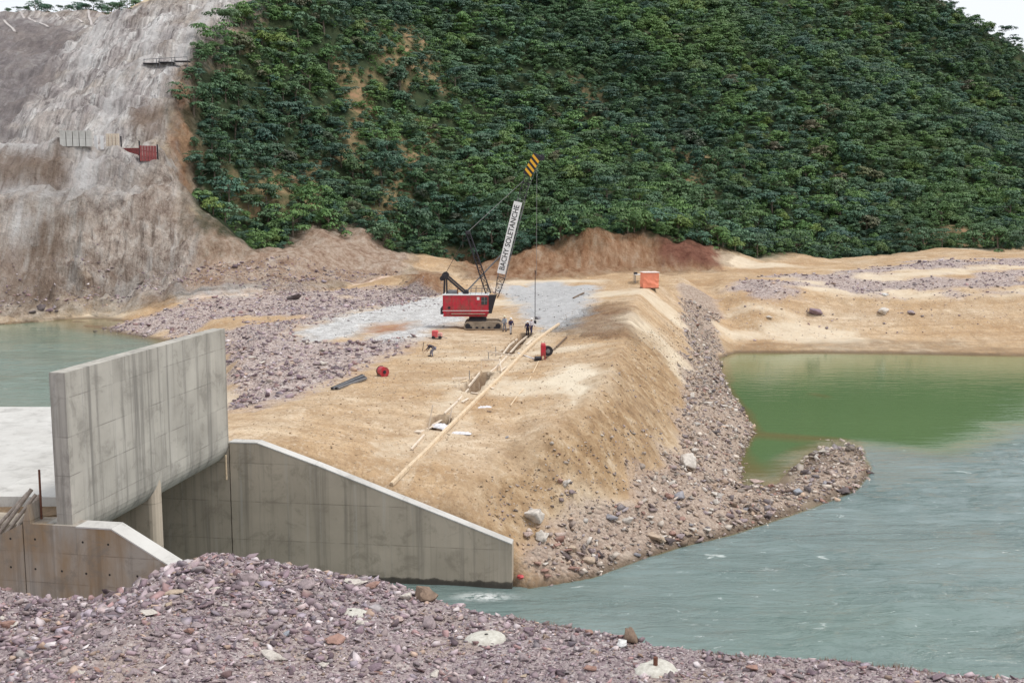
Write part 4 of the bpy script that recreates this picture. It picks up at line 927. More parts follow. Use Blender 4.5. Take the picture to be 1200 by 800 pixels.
band(45, [(270,400),(430,400),(400,440),(330,465),(272,470)], ['mauve','mauve','plum','pale','pink'], 'stone in the rubble field between sand and headwall', 'stones of the left rubble field', 6, 12)
# ------------------------------------------------------------------ concrete pads on the gravel
def pad_mesh(seed, hole):
    bm = bmesh.new(); ring = 28; prof = [(0, .30), (.25, .30), (.55, .27), (.8, .2), (.95, .1), (1.05, -.08)]
    rows = []
    for r_, z in prof:
        if r_ == 0: rows.append([bm.verts.new((0,0,z))]); continue
        rows.append([bm.verts.new(((r_*(1 + .16*float(perlin(np.array(math.cos(a)*1.3+seed), np.array(math.sin(a)*1.3))))) * math.cos(a), r_*(1 + .16*float(perlin(np.array(math.cos(a)*1.3+seed), np.array(math.sin(a)*1.3+5)))) * math.sin(a), z + .05*float(perlin(np.array(r_*3*math.cos(a)+seed), np.array(r_*3*math.sin(a)))))) for a in np.linspace(0, 2*math.pi, ring, endpoint=False)])
    for i in range(ring): bm.faces.new((rows[0][0], rows[1][i], rows[1][(i+1) % ring]))
    for k in range(1, len(rows)-1):
        for i in range(ring): bm.faces.new((rows[k][i], rows[k+1][i], rows[k+1][(i+1) % ring], rows[k][(i+1) % ring]))
    for f in bm.faces: f.smooth = True
    me = bpy.data.meshes.new('pad'); bm.to_mesh(me); bm.free(); return me
t = NT('lean_concrete'); O = t.obj(); c = t.mix(t.ramp(t.noise(O, 4, 6, .7), [(.35, 0), (.65, 1)]), (.44,.415,.36), (.66,.64,.575))
MAT['pad'] = t.done(c, .92, t.bump(t.noise(O, 14, 5, .7), .6, .03)); MAT['rust'] = make_simple('rust', (.16,.065,.04), .9, 0, .5, 12)
def cyl_bm(bm, a, b, r, seg=8, r2=None):
    a, b = Vector(a), Vector(b); d = b - a
    m = Matrix.Translation((a + b) / 2) @ d.to_track_quat('Z', 'Y').to_matrix().to_4x4()
    bmesh.ops.create_cone(bm, cap_ends=True, segments=seg, radius1=r, radius2=r if r2 is None else r2, depth=d.length, matrix=m)
def box_bm(bm, c, s, rot=None):
    m = Matrix.Translation(Vector(c)) @ (rot.to_4x4() if rot is not None else Matrix()) @ Matrix.Diagonal((s[0], s[1], s[2], 1))
    bmesh.ops.create_cube(bm, size=1, matrix=m)
def bm_obj(name, bm, mat, parent=None, smooth=False, bevel=0):
    if bevel: bmesh.ops.bevel(bm, geom=list(bm.edges), offset=bevel, segments=1, affect='EDGES')
    bmesh.ops.recalc_face_normals(bm, faces=bm.faces)
    if smooth:
        for f in bm.faces: f.smooth = True
    me = bpy.data.meshes.new(name); bm.to_mesh(me); bm.free()
    for m in (mat if isinstance(mat, list) else [mat]): me.materials.append(m)
    return link(name, me, parent)
for i, (px, py, w, lab, hole) in enumerate([(411,717,40,'flat white concrete pad with a small hole, leftmost of the three on the gravel',1),(570,747,52,'pale lumpy concrete pad, middle one of the three on the gravel',2),(768,784,60,'domed pale concrete pad with a rusty steel stub standing in it',0)]):
    p = castB(px, py + 2); r_ = w * mpp(p) / 2
    t_ = thing('concrete_pad', lab, 'concrete pad', (p.x, p.y, p.z - .03), .4*i); t_.scale = (r_, r_*.82, r_*1.0)
    o = link('pad', pad_mesh(i*3.1 + 1, hole), t_); o.data.materials.append(MAT['pad'])
    bm = bmesh.new(); cyl_bm(bm, (0,0,.2), (0,0,.62 if hole == 0 else .315), .1 if hole == 0 else .09, 10); bm_obj('steel_stub' if hole == 0 else 'anchor_hole', bm, MAT['rust'] if hole == 0 else MAT['dark'], t_)
# ------------------------------------------------------------------ trees
def make_leaf(name, c0, c1):
    t = NT(name); r_ = t.n('ShaderNodeObjectInfo').outputs['Random']; P = t.geo(); v = t.attr('leaf', 'Fac')
    c = t.mix(v, c0, c1); c = t.mix(t.math('MULTIPLY', r_, .5), c, (0.115,0.165,0.045))
    c = t.mix(t.ramp(t.noise(P, .028, 4, .6), [(.42, 0), (.6, .6)]), c, (0.025,0.068,0.050)); c = t.mix(t.ramp(t.noise(P, .02, 4, .6), [(.5, 0), (.66, .5)]), c, (0.13,0.22,0.06))
    t.b.inputs['Transmission Weight'].default_value = 0
    return t.done(c, .55, spec=.32)
MAT['leaf_a'] = make_leaf('leaves_bluegreen', (0.030,0.088,0.060), (0.125,0.245,0.155))
MAT['leaf_b'] = make_leaf('leaves_bright', (0.045,0.125,0.034), (0.165,0.295,0.085))
MAT['leaf_c'] = make_leaf('leaves_dark', (0.017,0.052,0.042), (0.075,0.155,0.110))
MAT['leaf_d'] = make_leaf('leaves_withered', (0.06,0.055,0.035), (0.18,0.15,0.10)); MAT['leaf_e'] = make_leaf('leaves_yellowgreen', (0.08,0.14,0.025), (0.24,0.33,0.075))
MAT['bark'] = make_simple('bark', (.16,.13,.10), .95, 0, .4, 8)
def crown(seed, kind):
    """a crown about 4.6 m across, 4 m high, made of leaf sprays in flat tiers"""
    rr = np.random.default_rng(seed); V, F, A = [], [], []
    if kind == 'tier':   puffs = [(rr.normal(0, .95), rr.normal(0, .95), rr.choice([1.5, 2.3, 3.0, 3.7]) + rr.normal(0, .12), rr.uniform(.8, 1.25), .30) for _ in range(12)]
    elif kind == 'bush': puffs = [(q*1.0, w*1.0, 2.7 - .55*(q*q + w*w) + rr.normal(0, .2), rr.uniform(.6, 1.0), .6) for q, w in rr.normal(0, .85, (14, 2))]
    else:                puffs = [(rr.normal(0, .7), rr.normal(0, .7), rr.uniform(1.2, 4.4), rr.uniform(.55, .95), .55) for _ in range(13)]
    for (cx, cy, cz, r_, fl) in puffs:
        m = 64
        for _ in range(m):
            u = rr.uniform(0, 2*np.pi); q = r_ * np.sqrt(rr.uniform(.05, 1)); h = np.sqrt(max(0, 1 - (q/r_)**2))
            p = np.array([cx + q*np.cos(u), cy + q*np.sin(u), cz + fl * r_ * h * (1 if rr.uniform() < .85 else -.4)])
            nrm = np.array([np.cos(u)*q/r_*.8, np.sin(u)*q/r_*.8, .75]) + rr.normal(0, .28, 3); nrm /= np.linalg.norm(nrm)
            d = np.array([np.cos(u + rr.normal(0, .5)), np.sin(u + rr.normal(0, .5)), -.25 + rr.normal(0, .2)]); d -= nrm * (d @ nrm); d /= np.linalg.norm(d)
            w = np.cross(nrm, d); L = rr.uniform(.20, .42); Wd = L * rr.uniform(.45, .75)
            i = len(V); V += [p - d*L*.5, p + w*Wd*.5 - nrm*.04, p + d*L*.6 - nrm*.1, p - w*Wd*.5 - nrm*.04]; F.append((i, i+1, i+2, i+3)); A += [rr.uniform()] * 4
    me = np_mesh('crown', V, F, None); a = me.attributes.new('leaf', 'FLOAT', 'POINT'); a.data.foreach_set('value', np.array(A, np.float32)); return me
def trunk_mesh(seed):
    rr = random.Random(seed); bm = bmesh.new(); top = Vector((rr.uniform(-.3,.3), rr.uniform(-.3,.3), 2.6))
    cyl_bm(bm, (0,0,-.8), top*.5, .14, 6, .11); cyl_bm(bm, top*.5, top, .11, 6, .07)
    for k in range(5):
        a = rr.uniform(0, 6.28); b = top * rr.uniform(.45, 1); cyl_bm(bm, b, b + Vector((math.cos(a)*1.1, math.sin(a)*1.1, rr.uniform(.3, .9))), .055, 5, .02)
    me = bpy.data.meshes.new('trunk'); bm.to_mesh(me); bm.free(); me.materials.append(MAT['bark']); return me
KINDS = []
for i, (k, m) in enumerate([('tier','leaf_a'),('bush','leaf_a'),('tier','leaf_c'),('tall','leaf_b'),('bush','leaf_b'),('tier','leaf_b'),('tall','leaf_a'),('bush','leaf_c'),('bush','leaf_d'),('bush','leaf_e')]):
    me = crown(500 + i, k); me.materials.append(MAT[m]); KINDS.append((k, m, me, trunk_mesh(600 + i)))
# sites over the hill
spc = 2.65
gx, gy = np.meshgrid(np.arange(-85, 215, spc), np.arange(184, 475, spc)); gx = gx.ravel() + RNG.uniform(-1.3, 1.3, gx.size); gy = gy.ravel() + RNG.uniform(-1.3, 1.3, gy.size)
vg = Mk('veg', gx, gy); bar = np.zeros(gx.size)
for p_, w_ in BARE: bar = np.maximum(bar, w_ * soft(gx, gy, p_, 5, 8, 5, 2.0))
wob = .5 + .5 * fbm(gx, gy, 9, 2, 401)
ok = (vg > .36 + .12*wob*(gy < 262)) & (RNG.uniform(0, 1, len(gx)) > bar * 1.15) & (np.abs(gx) < gy * .56 + 14)
gx, gy, bar = gx[ok], gy[ok], bar[ok]; gz = H(gx, gy) - .75
kindsel = (np.clip(np.round((fbm(gx, gy, 22, 3, 411) + .6 * RNG.normal(0, 1, gx.size)) * 2.2 + 3.5), 0, 7)).astype(int)
bright = fbm(gx, gy, 45, 2, 421)
kindsel = np.where((bright > .3) & (RNG.uniform(0,1,gx.size) < .4), RNG.choice([3,4,5], gx.size), np.where(np.isin(kindsel, [3,4,5]) & (RNG.uniform(0,1,gx.size) < .45), RNG.choice([0,1,2,6,7], gx.size), kindsel))
sel_ = RNG.uniform(0, 1, gx.size); kindsel = np.where(sel_ < .035, 8, np.where(sel_ > .945, 9, kindsel))
scl = np.clip(RNG.lognormal(.0, .34, gx.size), .55, 1.7) * (1 - .35 * np.clip(bar * 1.5, 0, 1))
lowbush = RNG.uniform(0,1,gx.size) < .25; scl = np.where(lowbush, scl * .7, scl)
rotz = RNG.uniform(0, 6.28, gx.size)
inframe = np.array([(-12 < proj((a, b, c + 2))[0] < 1212) and proj((a, b, c + 3))[1] > -10 for a, b, c in zip(gx, gy, gz)])
order = np.argsort(np.where(inframe, gy / np.maximum(scl, .3) ** .6, 1e9)); chosen = order[:300]
isind = np.zeros(len(gx), bool); isind[chosen] = True
def kindword(k):
    f, m = KINDS[k][0], KINDS[k][1]
    return {'leaf_a':'blue-green','leaf_b':'bright green','leaf_c':'dark green','leaf_d':'withered brownish','leaf_e':'yellow-green'}[m], {'tier':'flat-tiered tree','bush':'round bushy tree','tall':'taller narrow tree'}[f]
def zone(px):
    return 'above the left scree' if px < 440 else 'behind the red crane' if px < 640 else 'above the red cut bank' if px < 860 else 'above the sandy far shore'
protos = {}
for i in chosen:
    k = int(kindsel[i]); pxx = proj((gx[i], gy[i], gz[i]))[0]; cw, sw = kindword(k); zn = zone(pxx)
    lab = f'{cw} {sw} at the hill foot {zn}'; grp = f'{cw} {sw}s {zn}'
    loc = (float(gx[i]), float(gy[i]), float(gz[i]))
    if k not in protos:
        t_ = thing('hillside_tree', lab, 'tree', loc, float(rotz[i]), grp); link('trunk', KINDS[k][3], t_); link('crown', KINDS[k][2], t_); t_.scale = (float(scl[i]),)*3; protos[k] = t_
    else: dup(protos[k], loc, float(rotz[i]), lab, grp, float(scl[i]))
# the rest of the wood is one mass
lib = bpy.data.collections.new('wood_sources')
for k, (f, m, me, tr) in enumerate(KINDS):
    o = bpy.data.objects.new('wood_%d' % k, me); lib.objects.link(o)
def gn_scatter(name, P, S, RZ, IDX, coll):
    me = bpy.data.meshes.new(name); me.vertices.add(len(P)); me.vertices.foreach_set('co', np.asarray(P, np.float32).ravel())
    for an, ty, arr in (('s', 'FLOAT', S), ('rz', 'FLOAT', RZ), ('k', 'INT', IDX)):
        a = me.attributes.new(an, ty, 'POINT'); a.data.foreach_set('value', np.asarray(arr, np.int32 if ty == 'INT' else np.float32))
    o = link(name, me, kind='stuff'); ng = bpy.data.node_groups.new(name, 'GeometryNodeTree')
    ng.interface.new_socket('Geometry', in_out='INPUT', socket_type='NodeSocketGeometry'); ng.interface.new_socket('Geometry', in_out='OUTPUT', socket_type='NodeSocketGeometry')
    N = ng.nodes; L = ng.links
    gi = N.new('NodeGroupInput'); go = N.new('NodeGroupOutput'); ip = N.new('GeometryNodeInstanceOnPoints'); ci = N.new('GeometryNodeCollectionInfo')
    ci.inputs[0].default_value = coll; ci.inputs['Separate Children'].default_value = True; ci.inputs['Reset Children'].default_value = True
    def na(nm, ty):
        x = N.new('GeometryNodeInputNamedAttribute'); x.data_type = ty; x.inputs['Name'].default_value = nm; return x.outputs['Attribute']
    cx = N.new('ShaderNodeCombineXYZ'); L.new(na('rz', 'FLOAT'), cx.inputs[2]); er = N.new('FunctionNodeEulerToRotation'); L.new(cx.outputs[0], er.inputs[0])
    L.new(gi.outputs[0], ip.inputs['Points']); L.new(ci.outputs[0], ip.inputs['Instance']); ip.inputs['Pick Instance'].default_value = True
    L.new(na('k', 'INT'), ip.inputs['Instance Index']); L.new(er.outputs[0], ip.inputs['Rotation']); L.new(na('s', 'FLOAT'), ip.inputs['Scale'])
    L.new(ip.outputs[0], go.inputs[0])
    md = o.modifiers.new('scatter', 'NODES'); md.node_group = ng; return o
rest = ~isind
gn_scatter('hillside_woods', np.stack([gx, gy, gz], -1)[rest], scl[rest], rotz[rest], kindsel[rest], lib)
# undergrowth between the trees and on the open patches
n = 17000; ux = RNG.uniform(-85, 210, n*2); uy = RNG.uniform(184, 470, n*2); k = (Mk('veg', ux, uy) > .35) & (np.abs(ux) < uy*.56 + 10); ux, uy = ux[k][:n], uy[k][:n]
gn_scatter('undergrowth', np.stack([ux, uy, H(ux, uy) - .3], -1), RNG.uniform(.22, .72, len(ux)), RNG.uniform(0, 6.28, len(ux)), RNG.choice([1,4,7,4], len(ux)), lib)
# a few trees on the skyline above the quarry, and the low wood behind
kk = 0
for px, py, s_ in [(8,40,.6),(20,40,.55),(30,22,.7),(41,20,1.15),(54,18,1.2),(70,22,.6),(80,22,.8),(90,22,.95),(99,18,1.0),(109,17,1.1),(119,15,1.2),(129,15,1.1),(138,14,1.1),(148,13,1.0),(158,11,1.0)]:
    r_ = ray(px, 40); tt = np.arange(225, 330, .5) / r_[1]; zz = H(r_[0]*tt, r_[1]*tt); el = (zz - CAM_Z) / tt; b = int(np.argmax(el))
    loc = (float(r_[0]*tt[b]), float(r_[1]*tt[b]) + 1.5, float(zz[b]) - 1.2 * s_); k = [1, 2, 1, 0][kk % 4]
    dup(protos.get(k, list(protos.values())[0]), loc, kk*1.3, 'tall tree standing alone on the skyline above the quarry' if kk in (3, 4) else 'small dark tree in the row along the skyline above the quarry', 'trees on the quarry skyline', s_ * 1.0); kk += 1
# ------------------------------------------------------------------ crawler crane
MAT['red_paint'] = make_simple('red_paint', (.50,.018,.04), .42, 0, .3, 2.5, bump=.05, grime=(.20,.10,.075))
MAT['black_steel'] = make_simple('black_steel', (.030,.028,.036), .55, .3, .4, 5)
MAT['grey_steel'] = make_simple('grey_steel', (.20,.20,.21), .5, .3, .3, 5)
MAT['mud_steel'] = make_simple('muddy_steel', (.36,.29,.22), .9, 0, .4, 3)
MAT['white_paint'] = make_simple('white_paint', (.80,.80,.80), .5, 0, .1, 3)
MAT['glass'] = make_simple('cab_glass', (.05,.06,.065), .08, 0, .2, 3)
MAT['yellow'] = make_simple('yellow_paint', (.80,.42,.02), .5, 0, .15, 4)
MAT['ink'] = make_simple('dark_lettering', (.045,.045,.05), .7, 0, .1, 4)
MAT['rope'] = make_simple('wire_rope', (.30,.30,.30), .6, .2, .2, 6)
cb = castH(563, 384); mp_ = mpp(cb); CZ = float(cb.z)
crane = thing('crawler_crane', 'red crawler crane with black gantry and tall lattice boom carrying a white banner', 'crane', (cb.x, cb.y, CZ - .08), 0)
def cx(px): return (px - 563) * mp_
def cz(py, d=0): return (384 - py) * mp_ * 1.0
def lathe_box(name, pts2, y0, y1, mat, parent, bev=.03):
    o = poly_prism(name, pts2, y0, y1, (0,0,0), 0, mat, parent, bev); o.matrix_local = Matrix(); return o
bx0, bx1 = cx(520), cx(573)
zb, zt = cz(366), cz(344); Wd = 1.45
body = lathe_box('body', [(bx0, zb + .25), (bx0 + .12, zb), (cx(573), zb), (cx(573), zt), (bx0, zt)], -Wd, Wd, MAT['red_paint'], crane, .04)
bm = bmesh.new(); box_bm(bm, ((bx0 + bx1)/2, 0, zt + .05), (bx1 - bx0 + .12, Wd*2 + .1, .08)); bm_obj('roof', bm, MAT['white_paint'], body)
bm = bmesh.new(); box_bm(bm, ((bx0 + bx1)/2, -Wd - .03, zb + .42), (bx1 - bx0 + .1, .07, .05)); bm_obj('trim_strip', bm, MAT['white_paint'], body)
bm = bmesh.new(); box_bm(bm, ((bx0 + bx1)/2 - .05, 0, zb - .12), (bx1 - bx0 - .2, Wd*1.9, .26)); bm_obj('deck', bm, MAT['red_paint'], crane)
bm = bmesh.new(); box_bm(bm, (bx0 - .12, 0, zb + .35), (.3, Wd*2 - .1, .7)); bm_obj('counterweight', bm, MAT['black_steel'], crane, bevel=.04)
for k in range(4):
    bm = bmesh.new(); box_bm(bm, (bx0 + .55 + k*.98, -Wd - .012, (zb + zt)/2 + .25), (.90, .02, (zt - zb) - .75)); bm_obj('panel', bm, MAT['red_paint'], body, bevel=.006)
bm = bmesh.new(); cyl_bm(bm, (bx0 + .72, -Wd - .05, zb + .75), (bx0 + .72, -Wd + .05, zb + .75), .16, 12); bm_obj('vent_hole', bm, MAT['black_steel'], body)
bm = bmesh.new(); box_bm(bm, (cx(561), -Wd - .03, zt - .35), (.3, .02, .34)); bm_obj('notice_plate', bm, MAT['white_paint'], body)
cab = lathe_box('cab', [(cx(573) + .01, zb + .1), (cx(576.5), zb + .1), (cx(582), zt), (cx(573) + .01, zt)], -Wd, -.35, MAT['black_steel'], crane, .03)
bm = bmesh.new(); bm.faces.new([bm.verts.new(p) for p in [(cx(576.8), -Wd + .05, zb + .5), (cx(576.8), -.4, zb + .5), (cx(581.7) + .03, -.4, zt - .12), (cx(581.7) + .03, -Wd + .05, zt - .12)]]); bm.normal_update(); bmesh.ops.solidify(bm, geom=bm.faces[:], thickness=.02); bm_obj('windscreen', bm, MAT['glass'], cab)
bm = bmesh.new(); box_bm(bm, (cx(568), -Wd - .02, zt - .62), (cx(571.5) - cx(564.5), .03, .85)); bm_obj('side_window', bm, MAT['glass'], body)
bm = bmesh.new(); box_bm(bm, (cx(568.2), -Wd - .045, zt - .55), (.06, .03, .9)); box_bm(bm, (cx(568), -Wd - .045, zt - .62), (.72, .03, .05)); bm_obj('window_frame', bm, MAT['grey_steel'], body)
# undercarriage
bm = bmesh.new(); box_bm(bm, (cx(560), 0, .95), (1.9, 2.6, .55)); cyl_bm(bm, (cx(560), 0, 1.1), (cx(560), 0, zb - .2), 1.0, 20); bm_obj('carbody', bm, MAT['black_steel'], crane)
def track(yc):
    o = None; L0, L1_, r_ = cx(549), cx(584), .46
    out_ = [(L1_ + r_*math.sin(a), r_ + .02 - r_*math.cos(a)) for a in np.linspace(0, math.pi, 10)] + [(L0 - r_*math.sin(a), r_ + .02 + r_*math.cos(a)) for a in np.linspace(0, math.pi, 10)]
    tr = poly_prism('crawler_track', out_, yc - .38, yc + .38, (0,0,0), 0, MAT['mud_steel'], crane, .02)
    bm = bmesh.new()
    for k in range(22):
        u = L0 + (L1_ - L0) * k / 21
        for z_ in (.02, 2*r_ + .03): box_bm(bm, (u, yc, z_), (.11, .82, .05))
    q_ = bm_obj('track_shoes', bm, MAT['mud_steel'], tr); q_['kind'] = 'stuff'
    for u in (L0, L1_):
        bm = bmesh.new(); cyl_bm(bm, (u, yc - .42, r_ + .02), (u, yc + .42, r_ + .02), .3, 14); bm_obj('sprocket', bm, MAT['black_steel'], tr)
    for k in range(5):
        bm = bmesh.new(); cyl_bm(bm, (L0 + (L1_-L0)*(k+.5)/5, yc - .41, .26), (L0 + (L1_-L0)*(k+.5)/5, yc + .41, .26), .17, 10); bm_obj('road_wheel', bm, MAT['black_steel'], tr)
track(-1.5); track(1.5)
# rear gantry
def bars(name, segs, r_, mat, parent, seg=6):
    bm = bmesh.new()
    for a, b in segs: cyl_bm(bm, a, b, r_, seg)
    return bm_obj(name, bm, mat, parent)
gx0, gxt, gzt = cx(521.5), cx(522.5), cz(322)
for yy in (-.55, .55):
    bars('gantry_post', [((gx0 - .08, yy, zt), (gxt - .08, yy, gzt))], .075, MAT['black_steel'], crane); bars('gantry_post', [((gx0 + .25, yy, zt), (gxt + .12, yy, gzt))], .06, MAT['black_steel'], crane)
    bars('gantry_brace', [((gxt + .15, yy, gzt - .25), (cx(545), yy, zt + .1))], .07, MAT['black_steel'], crane); bars('gantry_brace', [((gxt + .3, yy, gzt - .05), (cx(549), yy, zt + .1))], .055, MAT['black_steel'], crane)
for yy in (-.6, -.2, .2, .6):
    bm = bmesh.new(); cyl_bm(bm, (gxt, yy - .07, gzt + .02), (gxt, yy + .07, gzt + .02), .38, 16); cyl_bm(bm, (gxt - .35, yy - .06, gzt - .3), (gxt - .35, yy + .06, gzt - .3), .27, 14); bm_obj('gantry_sheave', bm, MAT['black_steel'], crane)
bm = bmesh.new(); box_bm(bm, (gxt - .08, 0, gzt - .1), (.55, 1.5, .45)); bm_obj('gantry_head', bm, MAT['black_steel'], crane, bevel=.05)
bm = bmesh.new(); cyl_bm(bm, (cx(546.5), -.7, zt + .22), (cx(546.5), .7, zt + .22), .3, 14); bm_obj('winch_drum', bm, MAT['black_steel'], crane)
bm = bmesh.new(); box_bm(bm, (cx(531), .2, zt + .28), (1.15, 1.2, .36)); bm_obj('engine_cover', bm, MAT['grey_steel'], crane, bevel=.05)
# lattice members
def lattice(name, a, b, w0, w1, n, mat, parent, rc=.045, rb=.022):
    a, b = Vector(a), Vector(b); d = (b - a).normalized(); s = Vector((0,1,0)); u = d.cross(s).normalized(); bm = bmesh.new()
    P = lambda t, i: a.lerp(b, t) + (u * (1 if i in (0,1) else -1) + s * (1 if i in (0,3) else -1)) * (w0 + (w1 - w0)*t) / 2
    for i in range(4): cyl_bm(bm, P(0, i), P(1, i), rc, 6)
    for k in range(n):
        for i in range(4):
            j = (i + 1) % 4; t0, t1 = k/n, (k+1)/n
            cyl_bm(bm, P(t0, i if k % 2 else j), P(t1, j if k % 2 else i), rb, 4); cyl_bm(bm, P(t1, i), P(t1, j), rb, 4)
    return bm_obj(name, bm, mat, parent)
foot = Vector((cx(581.5), 0, zt - .35)); tip = Vector((cx(619), 0, cz(203)))
bd = (tip - foot).normalized(); BL = (tip - foot).length
pb = lambda t: foot + bd * BL * t
lattice('boom_section', foot, pb(.16), .35, .85, 3, MAT['black_steel'], crane)
lattice('boom_section', pb(.16), pb(.78), .85, .85, 12, MAT['grey_steel'], crane)
lattice('boom_section', pb(.78), tip, .85, .55, 5, MAT['black_steel'], crane)
# boom head with hazard stripes
u_ = bd.cross(Vector((0,1,0))).normalized()   # points up-left of the boom in its plane
Mh = Matrix((( bd.x, 0, u_.x), (bd.y, 1, u_.y), (bd.z, 0, u_.z))).to_4x4()
hd = Vector((cx(628.5) - cx(617), 0, cz(184.5) - cz(206))).normalized(); hu = hd.cross(Vector((0,1,0))).normalized()
Mhd = Matrix(((hd.x, 0, hu.x), (hd.y, 1, hu.y), (hd.z, 0, hu.z))).to_4x4()
h0 = Vector((cx(617.2), 0, cz(206.5)))
head = link('boom_head', None, crane); head.empty_display_size = .2
HL = 2.55; hw_ = .5
def head_box(nm, c, s_, mat, bev=.01):
    bm = bmesh.new(); box_bm(bm, c, s_); o = bm_obj(nm, bm, mat, head, bevel=bev); o.matrix_local = Matrix.Translation(h0) @ Mhd; return o
head_box('head_plate', (HL/2, 0, 0), (HL, .62, hw_*2), MAT['black_steel'], .03)
for k in range(4):
    bm = bmesh.new(); u0 = .22 + k*.56
    vsx = [bm.verts.new(p) for p in [(u0 + .18, -.325, hw_*.96), (u0 + .46, -.325, hw_*.96), (u0 + .06, -.325, -hw_*.96), (u0 - .22, -.325, -hw_*.96)]]; bm.faces.new(vsx); bm.normal_update()
    bmesh.ops.solidify(bm, geom=bm.faces[:], thickness=.012); o = bm_obj('hazard_stripe', bm, MAT['yellow'], head); o.matrix_local = Matrix.Translation(h0) @ Mhd
bm = bmesh.new(); cyl_bm(bm, (HL - .1, -.25, -hw_ - .02), (HL - .1, .25, -hw_ - .02), .36, 16); o = bm_obj('head_sheave', bm, MAT['black_steel'], head); o.matrix_local = Matrix.Translation(h0) @ Mhd
# banner with lettering
b0, b1 = Vector((cx(587.2), 0, cz(319.5))), Vector((cx(607), 0, cz(237)))
bdir = (b1 - b0).normalized(); bl = (b1 - b0).length; bu = bdir.cross(Vector((0,1,0))).normalized()
Mb = Matrix.Translation(b0) @ Matrix(((bdir.x, 0, bu.x), (bdir.y, 1, bu.y), (bdir.z, 0, bu.z))).to_4x4()
bm = bmesh.new(); box_bm(bm, (bl/2, -.50, 0), (bl, .03, .92)); ban = bm_obj('banner', bm, MAT['white_paint'], crane); ban.matrix_local = Mb
tc = bpy.data.curves.new('lettering', 'FONT'); tc.body = 'BACHY SOLETANCHE'; tc.size = .82; tc.extrude = .004; tc.align_x = 'CENTER'; tc.align_y = 'CENTER'; tc.offset = .012
to = bpy.data.objects.new('lettering_src', tc); COL.objects.link(to); bpy.context.view_layer.update()
dg = bpy.context.evaluated_depsgraph_get(); tm = bpy.data.meshes.new_from_object(to.evaluated_get(dg)); bpy.data.objects.remove(to)
tm.name = 'lettering'; tm.materials.clear(); tm.materials.append(MAT['ink']); xs = [v.co.x for v in tm.vertices]; wtxt = max(xs) - min(xs)
lt = link('lettering', tm, ban)
# local text x -> along the banner, text y -> banner up, facing the camera side
lt.matrix_local = Matrix.Translation((bl*.5, -.522, 0)) @ Matrix.Rotation(math.pi/2, 4, 'X') @ Matrix.Scale((bl*.90) / wtxt, 4, (1,0,0))
# live mast, pendants, ropes
m0, m1 = Vector((cx(572.5), 0, zt + .05)), Vector((cx(549), 0, cz(272.5)))
lattice('mast', m0, m1, .55, .40, 7, MAT['black_steel'], crane, .06, .03)
bm = bmesh.new(); box_bm(bm, m1, (.55, .8, .38)); bm_obj('mast_head', bm, MAT['black_steel'], crane, bevel=.05)
for yy in (-.3, .3): bars('pendant_rope', [(m1 + Vector((0, yy, .1)), pb(.93) + Vector((-.2, yy, .1)))], .03, MAT['rope'], crane, 5)
for yy in (-.35, -.1, .1, .35): bars('luffing_rope', [(Vector((gxt, yy, gzt + .2)), m1 + Vector((0, yy, 0)))], .018, MAT['black_steel'], crane, 4)
bars('hoist_rope_bundle', [(Vector((cx(547), -.12, zt + .35)), Vector((cx(588.5), -.12, cz(297)))), (Vector((cx(547), .05, zt + .35)), Vector((cx(588.5), .05, cz(297))))], .085, MAT['grey_steel'], crane)
bars('hoist_rope', [(Vector((cx(588.5), -.05, cz(297))), h0 + hd*HL*.9 - hu*.45)], .022, MAT['rope'], crane, 5)
rodx = cx(628.5); bars('hoist_rope', [(Vector((rodx, -.05, cz(190))), Vector((rodx, -.05, cz(322))))], .02, MAT['rope'], crane, 5)
rp = castH(627, 379); rod = thing('kelly_rod', 'thin dark steel rod hanging upright beside the two workers at the trench end', 'rod', rp)
bars('shaft', [((0,0,-.15), (0,0,cz(322)))], .045, MAT['black_steel'], rod); bm = bmesh.new(); box_bm(bm, (0,0,.12), (.3,.3,.35)); bm_obj('foot', bm, MAT['black_steel'], rod, bevel=.03); bm = bmesh.new(); cyl_bm(bm, (-.06,0,cz(322)), (.06,0,cz(322)), .14, 10); bm_obj('hook_eye', bm, MAT['black_steel'], rod)
